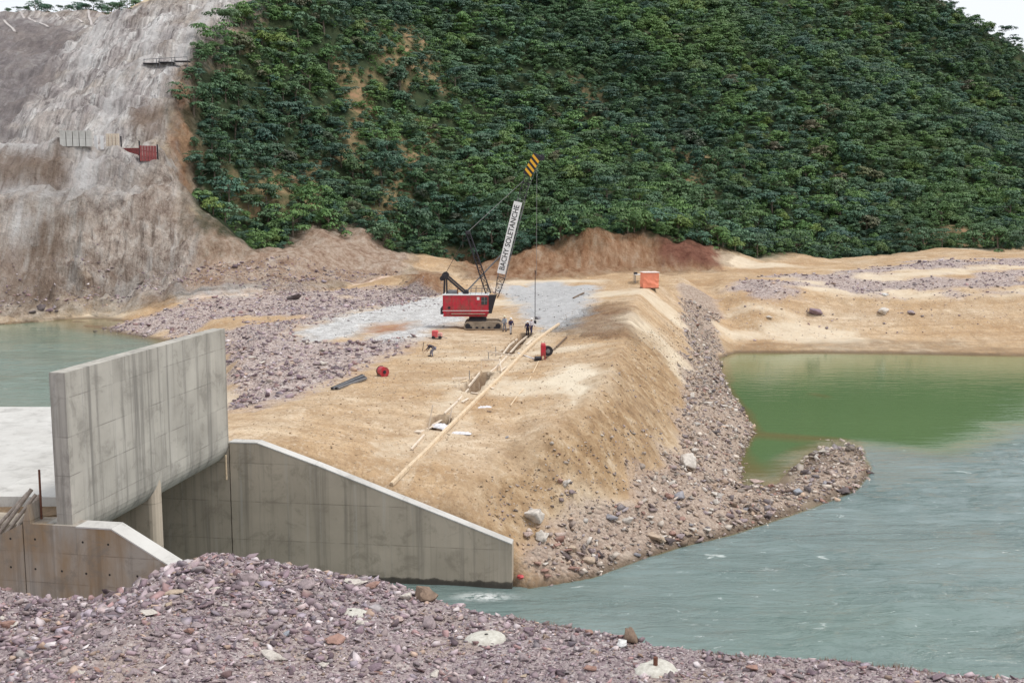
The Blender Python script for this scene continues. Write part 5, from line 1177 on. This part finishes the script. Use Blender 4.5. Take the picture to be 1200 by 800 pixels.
# ------------------------------------------------------------------ people
CLOTH = {}
def cloth(key, col):
    if key not in CLOTH: CLOTH[key] = make_simple('cloth_' + key, col, .85, 0, .3, 9)
    return CLOTH[key]
MAT['skin'] = make_simple('skin', (.30,.17,.11), .6, 0, .12, 9)
def skin_mesh(name, V, E, Rr, mat, parent, root=0, sub=1):
    me = bpy.data.meshes.new(name); me.from_pydata([tuple(v) for v in V], E, []); me.materials.append(mat)
    o = link(name, me, parent); md = o.modifiers.new('skin', 'SKIN'); md.use_smooth_shade = True; sl = me.skin_vertices[0]
    for i, r_ in enumerate(Rr): sl.data[i].radius = (r_, r_); sl.data[i].use_root = (i == root)
    if sub: o.modifiers.new('smooth', 'SUBSURF').levels = sub; o.modifiers['smooth'].render_levels = sub
    return o
def person(loc, rz, label, shirt, trousers, helmet, bend=0.0, crouch=0.0, arm=(0.2, 0.2), stride=.12):
    root = thing('person', label, 'person', loc, rz)
    hip = Vector((0, -.25*bend, .93 - .38*crouch))
    def T(x, y, z):                        # torso point, bent forward (+y) at the hip
        a = bend; dz = z - .93
        return Vector((x, hip.y + y*math.cos(a) + dz*math.sin(a), hip.z - y*math.sin(a) + dz*math.cos(a)))
    V, E, Q = [], [], []
    def add(v, r_, p=None):
        V.append(Vector(v)); Q.append(r_)
        if p is not None: E.append((p, len(V)-1))
        return len(V)-1
    pel = add(hip, .125); sp1 = add(T(0,0,1.15), .125, pel); ch = add(T(0,.01,1.38), .15, sp1); nk = add(T(0,.02,1.51), .062, ch); h0_ = add(T(0,.04,1.60), .09, nk); h1_ = add(T(0,.035,1.70), .088, h0_); add(T(0,.135,1.605), .018, h0_)
    leg, arms = {}, {}
    for s_, ar in ((-1, arm[0]), (1, arm[1])):
        sh = add(T(s_*.19,0,1.42), .062, ch); a0 = V[sh]
        up = Vector((s_*.08, math.sin(ar)*.28, -math.cos(ar)*.28)); el = add(a0 + up, .045, sh)
        lo = Vector((s_*.0, math.sin(ar + .35)*.25, -math.cos(ar + .35)*.25)); wr = add(V[el] + lo, .03, el); d = lo.normalized()
        pm = add(V[wr] + d*.07, .034, wr); arms[s_] = (a0, V[el].copy(), V[wr].copy())
        side = d.cross(Vector((s_,0,0))).normalized()
        for f_, ln in ((-.027,.062),(-.009,.075),(.009,.07),(.027,.052)):
            k1 = add(V[pm] + d*.05 + side*f_, .0095, pm); add(V[k1] + (d + Vector((-s_*.35,0,0))).normalized()*ln, .008, k1)
        k1 = add(V[wr] + d*.05 + side*.045, .011, wr); add(V[k1] + (d + side*.5).normalized()*.05, .009, k1)
        hp = add(hip + Vector((s_*.095, 0, -.04)), .092, pel); ft = Vector((s_*(.12 + .05*crouch), s_*stride, .075))
        kn = (hip + ft)/2 + Vector((s_*.03, .06 + .33*crouch, .03)); kn_ = add(kn, .062, hp); an = add(ft, .043, kn_); add(ft + Vector((s_*.02, .15, -.035)), .036, an)
        leg[s_] = (V[hp].copy(), kn, ft)
    skin_mesh('body', V, E, Q, MAT['skin'], root, 0, 1)
    v = [T(0,0,.97), T(0,0,1.15), T(0,.01,1.38), T(0,.02,1.47)]; e = [(0,1),(1,2),(2,3)]; r_ = [.15,.15,.175,.085]
    for s_ in (-1, 1):
        a0, el, wr = arms[s_]; i = len(v); v += [a0, el, el.lerp(wr, .8)]; e += [(2,i),(i,i+1),(i+1,i+2)]; r_ += [.08,.062,.05]
    skin_mesh('shirt', v, e, r_, cloth(*shirt), root, 1, 1)
    v = [hip]; e = []; r_ = [.15]
    for s_ in (-1, 1):
        a, b, c = leg[s_]; i = len(v); v += [a, b, c + Vector((0,0,.03))]; e += [(0,i),(i,i+1),(i+1,i+2)]; r_ += [.112,.082,.066]
    skin_mesh('trousers', v, e, r_, cloth(*trousers), root, 0, 1)
    for s_ in (-1, 1):
        ft = leg[s_][2]; bm = bmesh.new(); box_bm(bm, (ft.x, ft.y + .06, .055), (.1, .27, .11)); bm_obj('boot', bm, MAT['black_steel'], root, bevel=.025)
    if helmet:
        c = T(0, .03, 1.70); up = (T(0,0,1.8) - T(0,0,1.7)).normalized(); q_ = up.to_track_quat('Z', 'Y').to_matrix().to_4x4()
        bm = bmesh.new(); bmesh.ops.create_uvsphere(bm, u_segments=14, v_segments=8, radius=.145, matrix=Matrix.Translation(c) @ q_ @ Matrix.Diagonal((.9,1.05,.85,1)))
        bmesh.ops.create_cone(bm, cap_ends=True, segments=14, radius1=.175, radius2=.16, depth=.02, matrix=Matrix.Translation(c + up*-.005) @ q_)
        bm_obj('helmet', bm, cloth(*helmet), root, True)
    bm = bmesh.new()
    for s_ in (-1, 1): bmesh.ops.create_icosphere(bm, subdivisions=1, radius=.014, matrix=Matrix.Translation(T(s_*.033, .125, 1.635)))
    bm_obj('eyes', bm, MAT['black_steel'], root)
    return root
WH = ('white', (.80,.80,.80)); NV = ('navy', (.030,.025,.075)); DK = ('dark', (.025,.022,.04)); PG = ('palegrey', (.44,.42,.42)); BG = ('bluegrey', (.33,.37,.43)); WS = ('offwhite', (.66,.63,.68)); YL = ('cream', (.75,.70,.52))
person(castH(591.5, 388.5), R(150), 'worker in blue-grey clothes and cream helmet standing beside the crane track', BG, ('slate', (.20,.21,.25)), YL, .05, 0, (.3, .1))
person(castH(598.5, 391.5), R(200), 'worker in navy jacket and pale trousers with white helmet, just right of the crane track', NV, PG, WH, .08, 0, (.2, .5), .2)
person(castH(618.3, 395.5), R(175), 'worker all in navy with white helmet standing at the trench end', NV, DK, WH, .12, 0, (.1, .25))
person(castH(622.5, 392.5), R(215), 'worker in white shirt and dark trousers close behind the navy-clad one at the trench', WS, NV, WH, .1, 0, (.25, .15))
person(castH(505.5, 418), R(80), 'worker in dark shirt stooping over low beside the small red machine', DK, ('greypants', (.20,.20,.26)), None, 1.15, .25, (.5, .3), .15)

# ------------------------------------------------------------------ timber, guide trench and loose site gear
MAT['timber'] = make_simple('timber', (.70,.55,.38), .85, 0, .3, 5); MAT['timber_pale'] = make_simple('pale_timber', (.74,.63,.51), .85, 0, .25, 5); MAT['timber_dark'] = make_simple('dark_timber', (.17,.115,.075), .9, 0, .4, 5)
MAT['plastic'] = make_simple('white_plastic', (.76,.75,.78), .6, 0, .2, 8)
def plank(a, b, w, h, label, cat='plank', mat='timber', group=None, name='timber_plank', lift=.0, za=None, zb_=None):
    A = castH(*a) + Vector((0,0,lift + (za or 0))); B = castH(*b) + Vector((0,0,lift + (zb_ if zb_ is not None else (za or 0)))); d = B - A; L = d.length
    bm = bmesh.new(); nseg = max(1, int(L / 1.2)); box_bm(bm, (0,0,0), (L, w, h))
    o = bm_obj(name, bm, MAT[mat], None, bevel=min(w, h)*.12); o.location = (A + B)/2 + Vector((0,0,h*.35 + .04)); o.rotation_euler = d.to_track_quat('X', 'Z').to_euler()
    return tag(o, label, cat, group)
rail = [(459,573),(478,553),(498,532),(519,510),(541,488),(562,467),(583,447),(601,428),(615,413),(629,400),(642,390),(655,381)]
desc = ['against the top of the wing wall','just above the wing wall','below the white plastic heap','running past the white plastic heap','above the white plastic heap','below the lower cross boards','right of the lower pit','beside the two cross boards','left of the red pump stand','in front of the workers','near the far end of the trench']
for i in range(len(rail)-1):
    plank(rail[i], rail[i+1], .22, .26, f'long timber edge board of the trench, the length {desc[i]}', group='timber edge boards along the trench')
for i, (a, b, l) in enumerate([((482,528),(497,512),'half-buried inner board just below the plastic heap'),((521,489),(536,472),'half-buried inner board just above the plastic heap'),((537,471),(549,458),'half-buried inner board below the lower pit')]):
    plank(a, b, .12, .14, l, mat='timber_pale', group='half-buried inner boards')
inner = [(572,442),(584,430),(596,417),(608,404),(618,396)]
for i in range(len(inner)-1):
    plank(inner[i], inner[i+1], .12, .2, ['inner trench board beside the lower pit','inner trench board under the lower cross board','inner trench board under the upper cross board','inner trench board ending at the workers'][i], mat='timber_pale', group='inner trench boards')
for i, (a, b) in enumerate([((549,455),(562,440)),((587,420),(597,407)),((596,408),(606,399))]):
    plank(a, b, .12, .2, ['left edge board of the lower pit','left edge board of the middle pit','left edge board of the upper pit'][i], mat='timber_pale', group='left trench boards')
for i, (a, b, l) in enumerate([((571,419),(600,423),'upper raised cross board over the trench'),((563,428.5),(585,428.5),'lower raised cross board over the trench'),((530,449),(557,449),'long low cross board left of the lower pit'),((592,416),(600,416.5),'short reddish cross board in the middle pit')]):
    plank(a, b, .05 if i == 3 else .07, .16, l, mat=['timber_pale','timber_pale','timber_pale','timber_dark'][i], za=.42 if i < 2 else .3 if i == 2 else .1)
plank((585.5,429), (588,438.5), .07, .14, 'leaning pale board beside the lower raised cross board', mat='timber_pale', za=.5, zb_=.1)
for i, (px, py, h, l) in enumerate([(572.6,422.5,.75,'stake under the left end of the upper cross board'),(564,433.5,.7,'stake under the left end of the lower cross board'),(581,417,.85,'stake behind the upper cross board'),(538,455,.7,'stake in front of the long low cross board'),(550,446,.8,'stake behind the long low cross board'),(561.5,458,.7,'stake at the lower left corner of the lower pit')]):
    p = castH(px, py); o = bars('stake', [((0,0,-.2), (0,0,h))], .035, MAT['timber_pale'] if i % 2 else MAT['grey_steel'], None); o.location = p; tag(o, l, 'stake', 'stakes around the trench')
for a, b, l in [((501,505),(507.5,474),'tall pale pinkish stick leaning right out of the plastic heap, left one of the pair'),((525,499),(530,477.5),'tall pale stick standing out of the plastic heap, right one of the pair')]:
    A = castH(*a); k = mpp(A); o = bars('stick', [((0,0,-.2), ((b[0]-a[0])*k, 0, (a[1]-b[1])*k))], .045, MAT['timber_pale'], None); o.location = A; tag(o, l, 'stick')
def crumple(name, pxs, label, cat, mat, h, seed, sy=1.0):
    A = castH(*pxs[0]); B = castH(*pxs[1]); w = (B - A).length; bm = bmesh.new()
    bmesh.ops.create_grid(bm, x_segments=26, y_segments=14, size=.5)
    for v in bm.verts:
        x, y = v.co.x, v.co.y; e = max(0, 1 - (2*abs(x))**4) * max(0, 1 - (2*abs(y))**4)
        v.co.z = h / max(w, .1) * (e * (.55 + .6*abs(float(fbm(np.array(x*1.0+seed), np.array(y*1.0), .22, 3, seed)))) - .12)
        v.co.y = y * .5 * sy * (1 + .35*float(perlin(np.array(x*4+seed), np.array(1.3))))
    o = bm_obj(name, bm, MAT[mat], None); o.location = (A + B)/2; d = B - A; o.rotation_euler = (0, 0, math.atan2(d.y, d.x)); o.scale = (w,)*3
    md = o.modifiers.new('thick', 'SOLIDIFY'); md.thickness = .02; return tag(o, label, cat)
crumple('plastic_sheet', [(508,503),(529,500)], 'heap of crumpled white plastic across the trench line', 'plastic sheet', 'plastic', .2, 3)
crumple('plastic_sheet', [(529,507),(552,510)], 'flat strip of white plastic right of the crumpled heap', 'plastic sheet', 'plastic', .14, 8, .6)
crumple('plastic_sheet', [(560,478),(576,477)], 'small white plastic scrap beside the long board, far from the heap', 'plastic sheet', 'plastic', .12, 5, .5)
plank((489,508), (507,500), .5, .1, 'pale weathered board lying left of the plastic heap', mat='timber_pale')
plank((640,420), (651,409), .14, .16, 'dark timber right of the red pump stand, lower length', mat='timber_dark'); plank((652,408), (664,396), .14, .16, 'dark timber right of the red pump stand, upper length', mat='timber_dark')
plank((672,350), (684,344), .25, .15, 'dark board on the grey spoil in front of the cut bank', mat='timber_dark')
for i, (px, py, a_, L_) in enumerate([(548,446,.6,14),(556,462,-.3,9),(590,433,.9,10),(603,420,.2,9),(575,455,-.6,8),(512,498,.4,12),(532,492,-.2,9),(585,412,.5,10),(620,402,1.0,12),(610,414,-.5,8),(545,470,.8,10)]):
    plank((px - L_/2*math.cos(a_), py + L_/2*math.sin(a_)*.6), (px + L_/2*math.cos(a_), py - L_/2*math.sin(a_)*.6), .18, .07, 'short pale scrap board lying on the sand along the trench', mat='timber_pale' if i % 3 else 'timber', group='scrap boards along the trench')
# steel beams beside the rubble
for i in range(4):
    o = plank((388.5 + i*2.6, 457.3 - i*.2), (425 + i*1.5, 441.5 + i*1.2), .16, .18, ['first steel beam of the bundle by the rubble, the rear one','second steel beam of the bundle by the rubble','third steel beam of the bundle by the rubble','front steel beam of the bundle by the rubble'][i], 'beam', 'grey_steel' if i % 2 else 'black_steel', 'steel beams beside the rubble', 'steel_beam', .03)
# red drum
p = castH(448.5, 440.5); k = mpp(p); dr = thing('red_drum', 'dark red round drum standing alone on the sand near the steel beams', 'drum', p, .5)
bm = bmesh.new(); rr_ = 5.6*k; cyl_bm(bm, (0,-.38,rr_*.95), (0,.38,rr_*.95), rr_, 22); bm_obj('shell', bm, MAT['red_paint'], dr, bevel=.05)
for yy in (-.39, .39):
    bm = bmesh.new(); cyl_bm(bm, (0,yy-.02,rr_*.95), (0,yy+.02,rr_*.95), rr_*1.06, 22); bm_obj('rim', bm, MAT['black_steel'] if yy > 0 else MAT['red_paint'], dr)
bm = bmesh.new(); cyl_bm(bm, (0,-.46,rr_*.95), (0,-.40,rr_*.95), rr_*.35, 12); bm_obj('hub', bm, MAT['black_steel'], dr)
for xx in (-.3, .3):
    bm = bmesh.new(); box_bm(bm, (xx, 0, .05), (.14, .7, .16)); bm_obj('cradle', bm, MAT['timber_dark'], dr)
# small red machine by the stooping worker
p = castH(511, 397); k = mpp(p); MAT['pink_red'] = make_simple('faded_red', (.62,.10,.11), .55, 0, .25, 4); gm = thing('red_machine', 'small faded red wheeled machine on the pale ground left of the crane', 'machine', p, -.1)
bm = bmesh.new(); box_bm(bm, (-.1,0,.52), (.62,.6,.72)); bm_obj('hood', bm, MAT['pink_red'], gm, bevel=.06)
bm = bmesh.new(); box_bm(bm, (.4,0,.42), (.5,.5,.45)); bm_obj('tank', bm, cloth('salmon', (.68,.36,.32)), gm, bevel=.06)
for xx in (-.25, .45):
    bm = bmesh.new(); cyl_bm(bm, (xx,-.34,.17), (xx,.34,.17), .17, 14); bm_obj('wheel', bm, MAT['black_steel'], gm)
bars('tow_bar', [((.6,0,.25),(1.2,0,.05))], .03, MAT['grey_steel'], gm)
for i, (a, b, l) in enumerate([((495,411),(496.5,401),'dark thin pole standing left of the stooping worker'),((498,408),(501,400),'pale thin pole leaning beside the stooping worker')]):
    A = castH(*a); k = mpp(A); o = bars('pole', [((0,0,-.1), ((b[0]-a[0])*k, .1, (a[1]-b[1])*k))], .03, MAT['black_steel'] if i == 0 else MAT['timber_pale'], None); o.location = A; tag(o, l, 'pole')
# red pump stand with a hose reel
p = castH(636.5, 421.5); k = mpp(p); ps = thing('pump_stand', 'upright red pump stand with a dark hose reel on the sand right of the trench', 'pump', p, .15)
bm = bmesh.new(); box_bm(bm, (0,0,.85), (.42,.4,1.0)); bm_obj('cabinet', bm, MAT['red_paint'], ps, bevel=.04)
bm = bmesh.new(); box_bm(bm, (0,0,1.42), (.36,.34,.14)); bm_obj('lid', bm, MAT['pink_red'], ps, bevel=.03)
for xx, yy in ((-.16,-.15),(.16,-.15),(-.16,.15),(.16,.15)):
    bm = bmesh.new(); box_bm(bm, (xx,yy,.17), (.07,.07,.42)); bm_obj('leg', bm, MAT['red_paint'], ps)
bm = bmesh.new(); cyl_bm(bm, (.42,-.10,.78), (.42,.16,.78), .46, 20); bm_obj('hose_reel', bm, MAT['black_steel'], ps)
bm = bmesh.new(); cyl_bm(bm, (.42,-.14,.78), (.42,-.11,.78), .2, 14); bm_obj('reel_hub', bm, MAT['grey_steel'], ps)
p2 = castH(630.5, 422.5); pu = thing('motor', 'low dark motor lying at the left foot of the red pump stand', 'motor', p2, .3); bm = bmesh.new(); cyl_bm(bm, (-.28,0,.2), (.28,0,.2), .19, 12); bm_obj('casing', bm, MAT['black_steel'], pu); bm = bmesh.new(); box_bm(bm, (0,0,.04), (.7,.4,.08)); bm_obj('base', bm, MAT['black_steel'], pu)
def tube(name, pxs, r_, mat, label, cat):
    P = [castH(*q) + Vector((0,0,r_*.7)) for q in pxs]; cu = bpy.data.curves.new(name, 'CURVE'); cu.dimensions = '3D'; cu.bevel_depth = r_; cu.bevel_resolution = 1
    s_ = cu.splines.new('POLY'); s_.points.add(len(P)-1)
    for i, p in enumerate(P): s_.points[i].co = (*p, 1)
    o = bpy.data.objects.new(name, cu); COL.objects.link(o); bpy.context.view_layer.update()
    me = bpy.data.meshes.new_from_object(o.evaluated_get(bpy.context.evaluated_depsgraph_get())); bpy.data.objects.remove(o); me.name = name; me.materials.clear(); me.materials.append(MAT[mat])
    return tag(link(name, me), label, cat)
tube('hose', [(631,424),(627,432),(621,444),(612,458),(604,468),(598,476)], .05, 'timber', 'thin tan hose trailing downhill from the red pump stand', 'hose')
tube('hose', [(630,421),(622,420),(614,417),(607,414)], .06, 'plastic', 'pale hose lying between the red pump stand and the trench', 'hose')
# orange tank at the far end of the embankment
p = castH(761, 337.5); k = mpp(p); MAT['orange'] = make_simple('orange_sheet', (.93,.31,.19), .6, 0, .15, 1.2, bump=.4); ot = thing('orange_tank', 'orange sheet-covered box with a pale top standing at the far end of the embankment', 'tank', p, .12)
w_ = 20*k; bm = bmesh.new(); box_bm(bm, (0,0,w_*.47), (w_*.92,w_*.8,w_*.86)); bmesh.ops.subdivide_edges(bm, edges=bm.edges, cuts=5, use_grid_fill=True)
for v in bm.verts: v.co += Vector((perlin(np.array(v.co.z*2.1), np.array(v.co.y)), perlin(np.array(v.co.x*2.3+4), np.array(v.co.z*1.9)), 0)) * .09
bm_obj('cover', bm, MAT['orange'], ot)
bm = bmesh.new(); box_bm(bm, (0,0,w_*.93), (w_*1.0,w_*.9,.10)); bm_obj('top', bm, cloth('pale_top', (.80,.68,.62)), ot, bevel=.02)
bm = bmesh.new(); box_bm(bm, (0,0,.03), (w_*.96,w_*.84,.1)); bm_obj('pallet', bm, MAT['timber_dark'], ot)
p = castH(748, 331); tb = thing('site_table', 'small table with a white top just left of the orange tank', 'table', p, .1)
bm = bmesh.new(); box_bm(bm, (0,0,1.35), (12*k,1.2,.12)); bm_obj('tabletop', bm, MAT['white_paint'], tb)
for xx in (-5*k, 5*k):
    for yy in (-.5, .5): bm = bmesh.new(); box_bm(bm, (xx,yy,.6), (.1,.1,1.4)); bm_obj('leg', bm, MAT['grey_steel'], tb)
bm = bmesh.new(); box_bm(bm, (-4*k,0,1.55), (4*k,.7,.35)); bm_obj('dark_box', bm, MAT['black_steel'], tb)
# timber poles leaning on the left end wall, rusty bar
MAT['log'] = make_simple('grey_pole_wood', (.40,.34,.29), .9, 0, .45, 6)
for i, (a, b) in enumerate([((-14,628),(33,577)),((-16,645),(37,573)),((-16,655),(42,579)),((-14,668),(47,580))]):
    A = Vector(pd(a[0], a[1], 47.4 - i*.10)); B = Vector(pd(b[0], b[1], 48.3 - i*.08))
    o = bars('timber_pole', [((0,0,0), B - A)], .085 + .012*(i % 2), MAT['log'], None, 8); o.location = A; tag(o, ['rearmost grey timber pole leaning on the left end wall','second grey timber pole from the rear on the left end wall','third timber pole on the left end wall, with a pale worn top','front timber pole of the four on the left end wall'][i], 'pole', 'timber poles on the left end wall')
A = Vector(pd(53, 694, 46.9)); B = Vector(pd(45.8, 550, 47.6)); o = bars('rusty_bar', [((0,0,0), B - A)], .05, MAT['rust'], None, 7); o.location = A; tag(o, 'upright rusty steel bar against the left end wall beside the timber poles', 'bar')
# joint rod hanging at the far wall joint
A = Vector(pd(264.5, 533, FJ[1] - .25)); o = bars('pipe_stub', [((0,0,0), (0,0,-1.5))], .06, MAT['timber'], None, 7); o.location = A; tag(o, 'short rusty pipe hanging at the joint beside the headwall', 'pipe')
p = castH(610, 684); bm = bmesh.new(); bmesh.ops.create_icosphere(bm, subdivisions=2, radius=.22)
for v in bm.verts: v.co *= 1 + .4*float(perlin(np.array(v.co.x*9), np.array(v.co.y*9 + v.co.z*5)))
o = bm_obj('red_rag', bm, MAT['pink_red'], None); o.location = p; o.scale = (1,.8,.6); tag(o, 'bright red rag among the stones by the wing wall end', 'rag')

# ------------------------------------------------------------------ works on the quarried slope
def on(px, py): return Vector(cast(px, py, GLOB, 100))
MAT['red_mesh'] = make_simple('red_formwork', (.27,.065,.065), .7, 0, .4, 1.5)
def panel_row(a, b, h, n, mat, root, nm, gap=.08, th=.25):
    A, B = on(*a), on(*b); d = B - A; L = d.length; d.normalize(); rz = math.atan2(d.y, d.x)
    zrow = float(np.mean([float(H((A + d*(L*(q_+.5)/n)).x, (A + d*(L*(q_+.5)/n)).y - .9)) for q_ in range(n)])) + .15
    for i in range(n):
        bm = bmesh.new(); box_bm(bm, (0,0,0), (L/n - gap, th, h)); o = bm_obj(nm, bm, mat, root); c_ = A + d*(L*(i+.5)/n); c_.y -= .9; c_.z = zrow + h/2 - .15; o.location = c_ - root.location; o.rotation_euler = (0,0,rz)
    return A, B, rz
A = on(146,176); fr = thing('red_barrier', 'dark red formwork barrier of upright panels on the quarried slope, upper left part', 'barrier', A)
panel_row((145,180), (166,182), 1.25, 7, MAT['red_mesh'], fr, 'panel'); panel_row((166,188), (186,191), 2.6, 6, MAT['red_mesh'], fr, 'panel')
for q_ in ((144.5,181),(166,189),(187,192)):
    P = on(*q_) - fr.location; bars('post', [(P + Vector((0,-.8,-.5)), P + Vector((0,-.8,3.0)))], .12, MAT['black_steel'], fr)
for zz in (.5, 1.5):
    P, Q_ = on(166,188) - fr.location, on(186,191) - fr.location; bars('rail', [(P + Vector((0,-.72,zz)), Q_ + Vector((0,-.72,zz)))], .08, MAT['red_mesh'], fr)
A = on(100,180); rw = thing('retaining_wall', 'pale concrete block wall with two white boards on the quarried slope left of the red barrier', 'wall', A)
panel_row((74,184), (112,184), 2.6, 5, MAT['conc_cap'], rw, 'concrete_block', .12, .8); panel_row((112,181), (126,181), 2.3, 2, MAT['white_paint'], rw, 'board', .5, .2); panel_row((127,181), (143,181), 2.1, 4, MAT['timber_pale'], rw, 'plank', .2, .3)
A = on(198,80); pf = thing('work_platform', 'dark scaffold platform high on the quarried slope under the tree edge', 'scaffold', A)
for k_, (xx, zz) in enumerate([(-3,0),(0,.2),(3,.4)]):
    bm = bmesh.new(); box_bm(bm, (xx,-1.2,.6+zz), (2.9,1.8,.15)); bm_obj('deck', bm, MAT['black_steel'], pf); bars('post', [((xx-1.2,-1.9,-1.6+zz),(xx-1.2,-1.9,1.4+zz))], .07, MAT['grey_steel'], pf); bars('post', [((xx+1.2,-1.9,-1.6+zz),(xx+1.2,-1.9,1.4+zz))], .07, MAT['grey_steel'], pf)
bars('rail', [((-4.3,-1.95,1.3),(4.3,-1.95,1.8))], .06, MAT['grey_steel'], pf)
MAT['drain'] = make_simple('drain_concrete', (.48,.44,.42), .9, 0, .2, 2)
for i, (l, lab) in enumerate([([(-10,24),(20,48)],'pale concrete drain on the far quarry slope, leftmost of the four'),([(23,23),(57,42)],'pale concrete drain on the far quarry slope, second from left'),([(60,22),(97,37)],'pale concrete drain on the far quarry slope, third from left'),([(104,22),(109,36)],'short bent pale drain on the far quarry slope beside the scrub')]):
    P = [cast(a, b, GLOB, 100) for a, b in l]; ts = np.linspace(0, len(P)-1, 16); bm = bmesh.new(); prev = None
    for t_ in ts:
        k_ = min(int(t_), len(P)-2); f_ = t_ - k_; x_ = P[k_][0]*(1-f_) + P[k_+1][0]*f_; y_ = P[k_][1]*(1-f_) + P[k_+1][1]*f_; z_ = float(H(x_, y_))
        r1 = [bm.verts.new((x_ + dx, y_, z_ + dz)) for dx, dz in ((-.3,-.6),(-.3,.22),(.3,.22),(.3,-.6))]
        if prev:
            for a in range(3): bm.faces.new((prev[a], prev[a+1], r1[a+1], r1[a]))
        prev = r1
    tag(bm_obj('drain_channel', bm, MAT['drain'], None), lab, 'drain', 'drains on the far quarry slope')
# dry weeds on the bank shoulder
n = 2600; wx = RNG.uniform(0, 12, n); wy = np.interp(wx, E3[:,0], E3[:,1]) + RNG.normal(.1, .35, n); k = fbm(wx, wy, 1.2, 2, 501) > -.05; wx, wy = wx[k], wy[k]; wz = bank_z(wx, wy)
V, F = [], []
for a, b, c in zip(wx, wy, wz):
    for _ in range(2):
        an = random.uniform(0, 6.28); h = random.uniform(.03, .1); i = len(V); dx, dy = math.cos(an), math.sin(an); w = .007
        V += [(a - dy*w, b + dx*w, c - .02), (a + dy*w, b - dx*w, c - .02), (a + dx*h*.7, b + dy*h*.7, c + h)]; F.append((i, i+1, i+2))
MAT['dry'] = make_simple('dry_weed', (.24,.15,.11), .9, 0, .4, 3); link('dry_weeds', np_mesh('dry_weeds', V, F, MAT['dry']), kind='stuff')

# timber mat under the near crawler
mt_ = thing('timber_mat', 'dark timber mat lying under the near crawler track of the crane', 'mat', (cb.x + cx(571), cb.y - 2.0, CZ - .02))
for k in range(6):
    bm = bmesh.new(); box_bm(bm, (0, -.5 + k*.2, .07), (cx(597) - cx(545), .18, .16)); bm_obj('beam', bm, MAT['timber_dark'], mt_, bevel=.01)

zr = zt + .1
for yy in (-Wd + .08, Wd - .08):
    bars('handrail', [((cx(552), yy, zr + .75), (cx(572), yy, zr + .75)), ((cx(552), yy, zr + .4), (cx(572), yy, zr + .4))] + [((cx(u), yy, zr - .05), (cx(u), yy, zr + .75)) for u in (552, 558, 565, 572)], .025, MAT['grey_steel'], crane, 5)
bm = bmesh.new(); cyl_bm(bm, (cx(537), -.6, zt), (cx(537), -.6, zt + .8), .07, 8); bm_obj('exhaust_pipe', bm, MAT['rust'], crane)
for k in range(3): bars('catwalk_bracket', [((bx0 + .8 + k*1.6, -Wd, zb + .05), (bx0 + .8 + k*1.6, -Wd - .4, zb + .05))], .04, MAT['black_steel'], crane, 5)
bm = bmesh.new(); box_bm(bm, ((bx0+bx1)/2 + .3, -Wd - .22, zb + .08), (3.8, .36, .05)); bm_obj('catwalk', bm, MAT['mud_steel'], crane)
